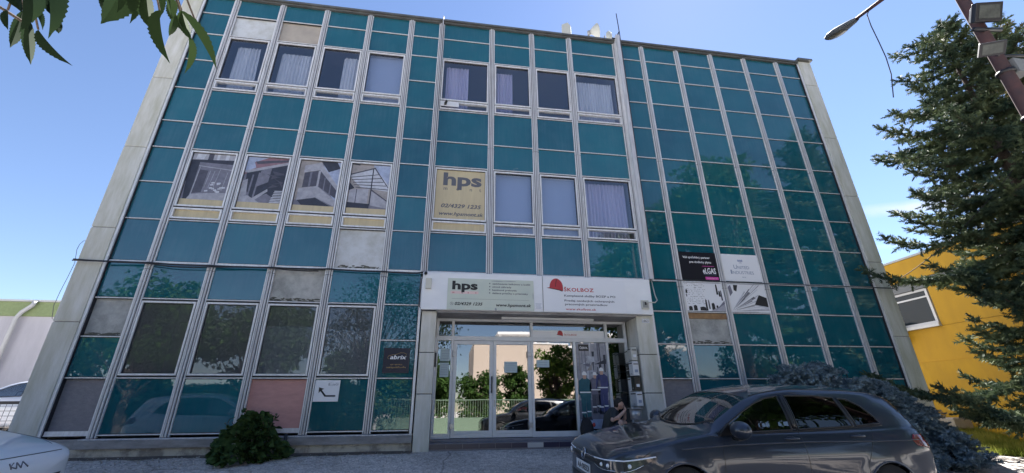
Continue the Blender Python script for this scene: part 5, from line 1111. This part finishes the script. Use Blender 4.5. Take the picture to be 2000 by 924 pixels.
m = MB(); m.box(-3.6, 9, -.03, .03, 1.85, 1.90, 'green_rail')
for i in range(90): m.box(-3.6+.14*i-.012, -3.6+.14*i+.012, -.012, .012, .951, 1.849, 'green_rail')
m.build('railing', fe)
# ------------------------------------------------------------------ vegetation
def rotmats(d, roll):
    """matrices whose x axis is d (n,3)"""
    d = d/np.linalg.norm(d, axis=1, keepdims=True); up = np.tile([0, 0, 1.], (len(d), 1)); up[np.abs(d[:, 2]) > .95] = [0, 1, 0]
    y = np.cross(up, d); y /= np.linalg.norm(y, axis=1, keepdims=True); z = np.cross(d, y)
    c, s = np.cos(roll)[:, None], np.sin(roll)[:, None]; return np.stack([d, y*c+z*s, -y*s+z*c], 2)
def scatter(name, tv, tf, pos, dirs, scale, matn, parent=None, roll=None, **tags):
    n = len(pos); k = len(tv); Rm = rotmats(np.asarray(dirs, float), rng.uniform(0, 2*math.pi, n) if roll is None else roll)
    sc_ = np.asarray(scale)
    if sc_.ndim == 1: sc_ = np.repeat(sc_[:, None], 3, 1)
    v = np.einsum('nij,nkj->nki', Rm, tv[None]*sc_[:, None, :])+np.asarray(pos)[:, None, :]
    f = (tf.ravel()[None]+(np.arange(n)*k)[:, None]).ravel()
    return fast_mesh(name, v.reshape(-1, 3), f, tf.shape[1], matn, parent, **tags)
# needle brush : a short twig 1 long bristling with narrow blades
def brush(nb, seed, w=.055, L=.34):
    r_ = np.random.default_rng(seed); V = []; F = []
    for i in range(nb):
        t = (i+.5)/nb*.95; a = r_.uniform(0, 2*math.pi); l = L*(1-.35*t)*r_.uniform(.8, 1.15); fwd = .55
        o = np.array([t, 0, 0]); n_ = np.array([0, math.cos(a), math.sin(a)]); tip = o+np.array([fwd*l*1.3, 0, 0])+n_*l; s = np.cross(n_, [1, 0, 0])*w+np.array([w*.5, 0, 0])
        k = len(V); V += [o-s, o+s, tip]; F.append((k, k+1, k+2))
    return np.array(V), np.array(F)
BV, BF = brush(22, 1, .07, .39); BV2, BF2 = brush(30, 2, .065, .36)
def conifer(name, label, base, H_, Rr, nwh, seed, mats_=('needles', 'needles_dry'), twig=.17, dens=1.0, droop=.25, cut=0., keep=None, ragged=.25, profile=None, brushes=(BV, BF), group=None):
    r_ = np.random.default_rng(seed); t = thing(name, label, 'tree' if H_ > 3 else 'shrub', base, 0, group); tr = MB()
    tr.tube([(0, 0, -.2), (.02, 0, H_*.3), (0, .03, H_*.6), (0, 0, H_)], [H_*.022, H_*.016, H_*.010, .012], 'bark', 12)
    P = []; D = []; S = []
    for wv in range(nwh):
        z = cut+(H_-cut)*(wv+.5)/nwh; q = (z-cut)/(H_-cut); nb = int(r_.integers(5, 8) if q < .8 else 5)
        for b in range(nb):
            az = 2*math.pi*(b+r_.uniform(-.35, .35))/nb+wv*.9; pr = profile(q, az) if profile else (1-q)**.75
            L = Rr*max(.06, pr)*r_.uniform(1-ragged, 1.08); dz0 = .15+.55*q
            if keep and not keep(az, q): continue
            pts = []; m_ = max(4, int(L/.18)); ca, sa = math.cos(az), math.sin(az)
            for i in range(m_+1):
                u = i/m_; dr = -droop*L*math.sin(u*math.pi*.62)+dz0*L*u*.6+.10*L*u**3*(1-q); wob = .04*L*math.sin(u*5+az*3)
                pts.append(np.array([ca*L*u-sa*wob, sa*L*u+ca*wob, z+dr*(1-.5*q)]))
            tr.tube([tuple(p) for p in pts], [max(.006, .028*L*(1-i/m_)*.5+.006) for i in range(m_+1)], 'bark', 5, False)
            for i in range(1 if q > .6 else max(1, int(m_*.18)), m_+1):
                u = i/m_; p = pts[i]; d = pts[i]-pts[i-1]; d /= np.linalg.norm(d); side = np.array([-d[1], d[0], 0]); side /= np.linalg.norm(side)+1e-9
                l2 = (.16+.34*L*(1-u)**.7*min(1, u*3.5))*r_.uniform(.7, 1.15)*.75
                for s in (1, -1, 0):
                    if s == 0:
                        for e in range(2): P.append(p+d*r_.uniform(-.05, .05)); D.append(d+np.array([0, 0, r_.uniform(.1, .5)])+r_.normal(0, .25, 3)); S.append(twig*r_.uniform(.7, 1.1))
                        continue
                    if r_.random() > .93*dens+.05: continue
                    dd = side*s+d*r_.uniform(.45, .9)+np.array([0, 0, r_.uniform(-.30, .05)]); dd /= np.linalg.norm(dd); nn = max(1, int(l2/(twig*.55)))
                    for e in range(nn):
                        o = p+dd*(e*twig*.55); P.append(o); D.append(dd+r_.normal(0, .16, 3)+np.array([0, 0, .12])); S.append(twig*r_.uniform(.8, 1.15))
                        if r_.random() < .75*dens: P.append(o); D.append(dd*.6+side*s*0+np.cross(dd, [0, 0, 1])*r_.choice([-1, 1])*.8+np.array([0, 0, r_.uniform(-.2, .35)])); S.append(twig*r_.uniform(.6, .95))
                        if r_.random() < .22: P.append(o); D.append(np.array([r_.normal(0, .3), r_.normal(0, .3), -1])); S.append(twig*r_.uniform(.6, 1.1))
    tr.build('trunk', t); P = np.array(P); D = np.array(D); S = np.array(S)
    scatter('crown', brushes[0], brushes[1], P, D, S, mats_[0], t)
    return t, len(P)
# tall spruce on the right
sp, n1 = conifer('spruce_tree', 'tall green spruce with layered drooping branches at the right edge', (13.3, 6.9, .3), 10.9, 4.15, 30, 21, twig=.25, droop=.46, cut=1.3, ragged=.5, dens=1.3, profile=lambda q, az: (1-q)**.48*(.85 if q < .08 else 1)*(.86+.16*math.sin(q*23+az*2)))
sp2, n2 = conifer('spruce_tree', 'second spruce behind the lamp post in the upper right corner, sparser and browner', (19.6, 8.8, .3), 14.0, 4.2, 20, 33, twig=.28, droop=.3, cut=4.6, ragged=.35, dens=.8, mats_=('needles_dry', 'needles_dry'))
# low blue spruce between car and facade : drooping pads over a leaning mound
def blue_shrub():
    r_ = np.random.default_rng(5); bx, by = 8.2, 8.0; t = thing('blue_spruce_shrub', 'low spreading blue spruce behind the rear of the graphite car', 'shrub', (bx, by, gz(bx, by))); tr = MB(); P = []; D = []; S = []
    for k in range(190):
        u = r_.uniform(-1, 1); x = .02+1.28*u; ht = np.interp(x, [-1.6, -1.2, -.6, 0, .6, 1.0, 1.4], [1.1, 1.70, 1.80, 1.50, 1.20, .85, .3]); wy = .80*math.sqrt(max(.05, 1-(u*.95)**2))*(1-.35*max(0, u))
        a = r_.uniform(0, 2*math.pi); q = r_.random()**.6; z = ht*(1-.98*q**1.7)*r_.uniform(.9, 1.05); y = wy*q*math.sin(a); x2 = x+.45*q*math.cos(a); c_ = np.array([x2, y, max(.08, z)])
        d = np.array([.75*math.copysign(1, x2)*abs(x2)**.5+r_.normal(0, .3), y*1.3+r_.normal(0, .3), .05-.25*q]); d /= np.linalg.norm(d); side = np.cross(d, [0, 0, 1]); side /= np.linalg.norm(side)
        Lp = r_.uniform(.30, .55); tr.tube([(0, 0, .1), tuple(c_*[.5, .5, .6]), tuple(c_), tuple(c_+d*Lp)], [.03, .02, .01, .004], 'bark', 4, False)
        for i in range(7):
            w_ = i/6; p0 = c_+d*Lp*w_+np.array([0, 0, .05*math.sin(w_*3)-.10*w_*w_])
            for s in (-1, -.5, 0, .5, 1):
                p = p0+side*s*.24*(1-.7*w_)+r_.normal(0, .02, 3); P.append(p); D.append(d+side*s*.7+[0, 0, r_.uniform(-.05, .45)]); S.append(.135*r_.uniform(.75, 1.2))
                if r_.random() < .5: P.append(p-[0, 0, .05]); D.append(d*.4+side*s+[0, 0, -.4]); S.append(.12)
    tr.build('stem', t); scatter('crown', BV2, BF2, np.array(P), np.array(D), np.array(S), 'needles_blue', t); return len(P)
n3 = blue_shrub()
conifer('blue_spruce_shrub', 'small blue spruce sprig low at the rear bumper of the graphite car', (8.95, 7.1, gz(8.95, 7.1)), .6, .6, 6, 9, mats_=('needles_blue', 'needles_blue'), twig=.13, droop=.05, cut=.05)
# serrated leaf, bent and folded along the midrib, 1 long
def leaf_template(wd=.27, serr=14, bend=.25, fold=.10, base_w=.0):
    V = []; F = []; n = serr
    for i in range(n+1):
        t = i/n; w_ = wd*math.sin(math.pi*min(1, t**.8))**.85*(1-.12*t) if 0 < t < 1 else 0
        if 0 < t < 1: w_ *= (1.06 if i % 2 else .93)
        if t > .85: w_ *= .75
        zb_ = -bend*t*t
        V += [(t, 0, zb_), (t, w_, zb_+fold*w_/wd), (t, -w_, zb_+fold*w_/wd)]
    for i in range(n): a = 3*i; b = 3*(i+1); F += [(a, b, b+1, a+1), (a+2, b+2, b, a)]
    return np.array(V), np.array(F)
LV, LF = leaf_template()
QV = np.array([(0, 0, 0), (.5, .3, .05), (1, 0, -.1), (.5, -.3, .05)]); QF = np.array([(0, 1, 2, 3)])
def broadleaf(name, label, base, H_, Rr, nleaf, seed, m_='leaf_broad', ls=.14, trunk_h=.3, squash=.8, group=None, lean=(0, 0), clumps=34, tv=None, cat='tree', full=False):
    r_ = np.random.default_rng(seed); t = thing(name, label, cat, base, 0, group); tr = MB(); cz = H_-Rr*squash
    tr.tube([(0, 0, -.2), (lean[0]*.2, lean[1]*.2, H_*trunk_h), (lean[0]*.7, lean[1]*.7, H_*.62), (lean[0], lean[1], H_*.85)], [H_*.028, H_*.021, H_*.012, .02], 'bark', 10)
    cl = []
    for i in range(clumps):
        d = r_.normal(0, 1, 3); d /= np.linalg.norm(d); d[2] = abs(d[2])*1.1-.35 if (r_.random() < .8 and not full) else d[2]; rr_ = Rr*r_.uniform(.45, .95)
        c_ = np.array([lean[0]+d[0]*rr_, lean[1]+d[1]*rr_, cz+d[2]*rr_*squash]); cl.append((c_, Rr*r_.uniform(.18, .34)))
        a = np.array([lean[0]*.4, lean[1]*.4, H_*(trunk_h+.25*r_.random())]); mid = (a+c_)/2+[0, 0, -.04*H_]
        tr.tube([tuple(a), tuple(mid), tuple(c_)], [H_*.009, H_*.005, .01], 'bark', 5, False)
    P = []; D = []
    for i in range(nleaf):
        c_, cr = cl[int(r_.integers(len(cl)))]; d = r_.normal(0, 1, 3); d /= np.linalg.norm(d); q = c_+d*cr*r_.uniform(.35, 1.12)*[1, 1, .8]; P.append(q); D.append(d*.5+r_.normal(0, .6, 3)+[0, 0, -.45])
    tr.build('trunk', t); tv_, tf_ = tv or (QV, QF)
    scatter('crown', tv_, tf_, np.array(P), np.array(D), ls*r_.uniform(.7, 1.3, nleaf), m_, t); return t
# broad dark leaves at the plinth
def ivy_shrub():
    r_ = np.random.default_rng(8); t = thing('leafy_shrub', 'dark green broad leaved shrub against the plinth below the pink panel', 'shrub', (-3.52, 9.0, gy(9.0))); tr = MB(); P = []; D = []; S = []
    for i in range(1100):
        u = r_.random(); z = .02+.76*u**1.15; wx = (1-z/.82)**.8*.54+.06; wy = (1-z/.82)**.7*.40+.05; a = r_.uniform(math.pi*.95, math.pi*2.05) if r_.random() < .85 else r_.uniform(0, 6.28)
        rad = r_.uniform(.72, 1.0)*(1+.28*math.sin(a*3+z*9)+.16*math.sin(a*7+z*14)); p = np.array([wx*rad*math.cos(a)+.10*z, wy*rad*math.sin(a)+.12, z]); P.append(p); D.append(np.array([math.cos(a), math.sin(a)*.9, -.25])+r_.normal(0, .35, 3)); S.append(r_.uniform(.08, .17))
    for sh in range(11):
        a0 = np.array([r_.uniform(-.4, .45), r_.uniform(-.25, .15), r_.uniform(.25, .6)]); d0 = np.array([r_.normal(0, .5), r_.normal(-.2, .3), 1.]); d0 /= np.linalg.norm(d0); Ls = r_.uniform(.18, .36)
        tr.tube([tuple(a0), tuple(a0+d0*Ls)], [.006, .003], 'bark', 5, False)
        for q in range(8): P.append(a0+d0*Ls*(.3+.1*q)); D.append(r_.normal(0, .7, 3)+[0, 0, .1]); S.append(r_.uniform(.05, .11))
    for i in range(9):
        tr.tube([(0, .2, 0), (.05*i-.2, .1, .4), (.1*i-.4, 0, .62+.03*(i % 3))], [.015, .01, .005], 'bark', 5, False)
    tr.build('stem', t); LV2, LF2 = leaf_template(.42, 8, .25, .06); scatter('foliage', LV2, LF2, np.array(P), np.array(D), np.array(S), 'leaf_shrub', t)
ivy_shrub()
# overhanging cherry tree : trunk behind the camera, hanging sprays over it
def cherry():
    t = thing('cherry_tree', 'cherry tree beside the camera, its toothed leaves hanging into the upper left corner', 'tree', (-3.4, -1.8, 0)); r_ = np.random.default_rng(4); o = Vector((-3.4, -1.8, 0)); tr = MB()
    tr.tube([(0, 0, -.2), (.05, .1, 1.6), (.1, .15, 2.6)], [.16, .12, .10], 'bark', 12); P = []; D = []; S = []
    tips = [(-1.12, .45, 2.45), (-.96, .44, 2.46), (-.72, .46, 2.42), (-.60, .45, 2.50)]
    for i, tp in enumerate(tips):
        tp = Vector(tp)-o; tr.tube([(.1, .15, 2.5), (.9, .7, 3.3), (2.0, 1.5, 3.0), tuple(tp+Vector((0, -.1, .25))), tuple(tp)], [.07, .04, .02, .008, .003], 'bark', 6, False)
    cl = []
    for i in range(60):
        d = r_.normal(0, 1, 3); d /= np.linalg.norm(d); c_ = np.array([.6+d[0]*2.7, -.2+d[1]*1.9, 5.0+d[2]*2.3])
        if c_[2] < 3.0: c_[2] = 3.2+r_.random()
        cl.append(c_); tr.tube([(.1, .15, 2.6), tuple((np.array([.1, .15, 3.2])+c_)/2), tuple(c_)], [.05, .025, .006], 'bark', 5, False)
    for i in range(7500):
        c_ = cl[int(r_.integers(60))]; q = c_+r_.normal(0, .38, 3); P.append(q); D.append(r_.normal(0, .6, 3)+[0, 0, -.8]); S.append(r_.uniform(.09, .15))
    tr.build('trunk', t); scatter('crown', LV, LF, np.array(P), np.array(D), np.array(S), 'leaf_cherry', t)
    # the sprays that hang into view: image direction -> point about a metre away
    def at(px, py, dist):
        c_ = Vector(((px-1000)/821.39, (462-py)/821.39, -1)); return (M.to_3x3() @ c_).normalized()*dist+Vector((0, 0, 1.3))
    sp_ = [((45, 20), (22, 98), 1.15, .5), ((55, 35), (58, 130), 1.1, .4), ((75, 58), (128, 134), 1.05, .9), ((40, -30), (60, 70), 1.0, .9), ((55, -50), (85, 50), .97, 1.1), ((85, -60), (124, 80), 1.0, .75), ((100, -20), (95, 36), 1.02, 1.0), ((20, -40), (30, 25), 1.05, 1.6), ((215, -30), (188, 22), 1.2, .6), ((245, -45), (212, 56), 1.15, 1.2), ((262, -30), (265, 52), 1.2, .45), ((285, -25), (288, 62), 1.15, .8), ((312, 20), (312, 122), 1.1, .75), ((300, -40), (322, 40), 1.15, .5), ((335, 0), (350, 66), 1.05, .7), ((355, 20), (368, 82), 1.05, .7), ((228, -30), (240, 30), 1.12, .8), ((15, 20), (8, 60), 1.1, .5), ((60, 10), (95, 60), 1.04, .6), ((105, 30), (118, 70), 1.0, .6), ((340, 30), (333, 75), 1.02, .5), ((368, 70), (376, 148), 1.1, .4), ((352, 20), (438, 132), 1.0, .30), ((325, -10), (345, 40), 1.0, .9), ((385, 50), (408, 92), 1.05, .4)]
    P = []; D = []; S = []; W_ = []; G = []
    for (a, b, dist, wd) in sp_:
        A_ = at(*a, dist); B_ = at(*b, dist*.985); d = B_-A_; L_ = d.length; P.append(A_-o); D.append(d); S.append((L_, L_*wd*.72+.006, L_*.9)); G.append((A_-o, d))
    view = np.array([(Vector(p)+o-Vector((0, 0, 1.3))).normalized() for p in P]); D_ = np.array([tuple(d) for d in D]); dn = D_/np.linalg.norm(D_, axis=1, keepdims=True)
    # roll so that the blade faces the viewer, give or take
    up = np.tile([0, 0, 1.], (len(dn), 1)); up[np.abs(dn[:, 2]) > .95] = [0, 1, 0]; y0 = np.cross(up, dn); y0 /= np.linalg.norm(y0, axis=1, keepdims=True); z0 = np.cross(dn, y0)
    nrm = view; roll = np.arctan2(-(nrm*y0).sum(1), (nrm*z0).sum(1))+r_.uniform(-1.05, 1.05, len(dn))
    LV3, LF3 = leaf_template(.30, 26, .22, .16)
    scatter('crown', LV3, LF3, np.array([tuple(p) for p in P]), D_, np.array(S), 'leaf_cherry', t, roll=roll)
    tw = MB()
    for grp in (range(0, 8), range(8, 14), range(14, 25)):
        q = [G[i][0] for i in grp]; c_ = sum(q, Vector())/len(q); top = c_+Vector((-.02, -.22, .26))
        for p in q: tw.tube([tuple(top), tuple((top+p)/2+Vector((0, .01, .01))), tuple(p)], [.004, .0025, .0015], 'bark', 5)
        tw.tube([(2.0, 1.5, 3.0), tuple((Vector((2.0, 1.5, 3.0))+top)/2+Vector((0, -.1, .15))), tuple(top)], [.02, .01, .004], 'bark', 6)
    A_ = at(-10, 8, 1.15)-o; B_ = at(48, 45, 1.12)-o; tw.tube([tuple(A_), tuple(B_)], .0025, 'bark', 5); tw.build('twig', t)
cherry()
# trees across the forecourt, seen in the glass
TG = 'trees across the forecourt'
for i, (x_, y_, h_, r__) in enumerate(((-24, -7, 8, 3.6), (-18.5, -9, 7, 3.2), (-5.2, -8.5, 5.2, 2.4), (-1.8, -9.5, 4.6, 2.2), (12.5, -9, 6.5, 2.8), (21, -6, 8.5, 3.8), (27, -4, 9, 4))):  # unseen row, added to block the bright horizon from the lower panels
    broadleaf('broadleaf_tree', 'dark rounded tree of an added unseen row, darkening reflections in the lower panels', (x_, y_, 0), h_, r__, 5000, 60+i, ls=.3, group='added row of dark trees, darkening reflections in the lower panels', trunk_h=.1, squash=1.0, full=True)
broadleaf('broadleaf_tree', 'tall dense tree across the forecourt, mirrored in the upper right glass panels', (16.8, -3.5, 0), 16.8, 4.6, 24000, 41, ls=.34, group=TG, full=True, clumps=70, squash=1.2)
broadleaf('broadleaf_tree', 'wide tree across the forecourt, mirrored in the panels beside the two picture signs', (13.2, -7.5, 0), 14.0, 4.0, 20000, 42, ls=.32, group=TG, full=True, clumps=60, squash=1.2)
broadleaf('broadleaf_tree', 'dark tree across the forecourt, mirrored in the leftmost ground floor window', (-13.5, -2.5, 0), 7.6, 3.2, 8000, 43, ls=.26, group=TG, trunk_h=.2)
broadleaf('broadleaf_tree', 'dark tree across the forecourt, mirrored in the second ground floor window', (-8.8, -3.0, 0), 6.9, 2.8, 8000, 44, ls=.24, group=TG, trunk_h=.2)
broadleaf('broadleaf_tree', 'bright green tree mirrored in the fixed pane right of the doors', (8.1, -12, 0), 6.2, 1.7, 7000, 45, 'leaf_lime', ls=.22, group=TG, trunk_h=.1, squash=1.7, full=True, clumps=60)
broadleaf('broadleaf_tree', 'dark weeping tree mirrored in the right door leaf', (5.3, -12.5, 0), 5.0, 1.2, 5000, 46, ls=.2, group=TG, trunk_h=.1, squash=1.9, full=True, clumps=50)
broadleaf('broadleaf_tree', 'low green tree mirrored behind the fence in the left door leaf', (2.4, -11.5, 0), 4.1, 1.6, 6000, 47, ls=.2, group=TG, trunk_h=.1, squash=1.2, full=True, clumps=50)
broadleaf('broadleaf_tree', 'grey green tree mirrored far back in the left door leaf', (-.6, -20, 0), 6.2, 1.6, 4000, 48, ls=.24, group=TG, trunk_h=.15, squash=1.5, full=True)
# unseen dark hedge, added to keep the bright horizon out of the lower left panels
def hedge():
    r_ = np.random.default_rng(15); n = 26000; x = r_.uniform(-26, -3.8, n); face = r_.random(n); y = np.where(face < .6, -5.6+r_.normal(0, .07, n), r_.uniform(-6.4, -5.6, n)); z = np.where(face < .6, r_.uniform(0, 2.5, n), 2.5+r_.normal(0, .06, n))
    t = thing('hedge', 'added clipped dark hedge across the forecourt, unseen, darkening reflections in the lower left panels', 'hedge', (0, 0, 0)); m = MB(); m.box(-26, -3.8, -6.4, -5.75, 0, 2.42, 'soil'); m.build('stem', t)
    scatter('foliage', QV, QF, np.stack([x, y, z], 1), np.stack([r_.normal(0, .5, n), np.full(n, .6), r_.normal(0, .6, n)], 1), r_.uniform(.08, .2, n), 'leaf_shrub', t)
# grass by the yellow wall
def grass():
    r_ = np.random.default_rng(3); n = 26000; x = r_.uniform(11.9, 14.98, n); y = r_.uniform(6.2, 13.5, n); z = np.array([gz(a, b) for a, b in zip(x, y)])
    tv = np.array([(0, -.03, 0), (0, .03, 0), (1, 0, 0)]); tf = np.array([(0, 1, 2)])
    D = np.stack([r_.normal(0, .35, n), r_.normal(0, .35, n), np.ones(n)], 1); scatter('grass', tv, tf, np.stack([x, y, z], 1), D, np.stack([r_.uniform(.08, .22, n), np.full(n, .25), np.full(n, .25)], 1), 'grass_blade', kind='stuff')
    m = MB(); xs_ = np.arange(11.8, 15.01, .2); ys_ = np.arange(6, 14, .25); V = [(a, b, gz(a, b)+.012) for b in ys_ for a in xs_]; k = len(xs_)
    m.add(V, [(j*k+i, j*k+i+1, (j+1)*k+i+1, (j+1)*k+i) for j in range(len(ys_)-1) for i in range(k-1)], 'soil', True); m.build('lawn', kind='structure')
mat('soil', (.10, .13, .035), .95, c2=(.06, .05, .03), nscale=6)
grass(); hedge()
# loose grit along the foot of the plinth
r_ = np.random.default_rng(12); n = 900; cube = np.array([(-.5, -.5, -.4), (.5, -.5, -.4), (0, .5, -.4), (0, 0, .5)]); cf = np.array([(0, 1, 3), (1, 2, 3), (2, 0, 3)])
mat('grit', (.42, .41, .38), .9); xg = r_.uniform(-7, -.5, n); yg = 9.38-np.abs(r_.normal(0, .45, n)); P = np.stack([xg, yg, [gy(b)+.004 for b in yg]], 1)
scatter('gravel', cube, cf, P, r_.normal(0, 1, (n, 3))*[1, 1, .1], r_.uniform(.008, .034, n), 'grit', kind='stuff')
print('brushes', n1, n2, n3)
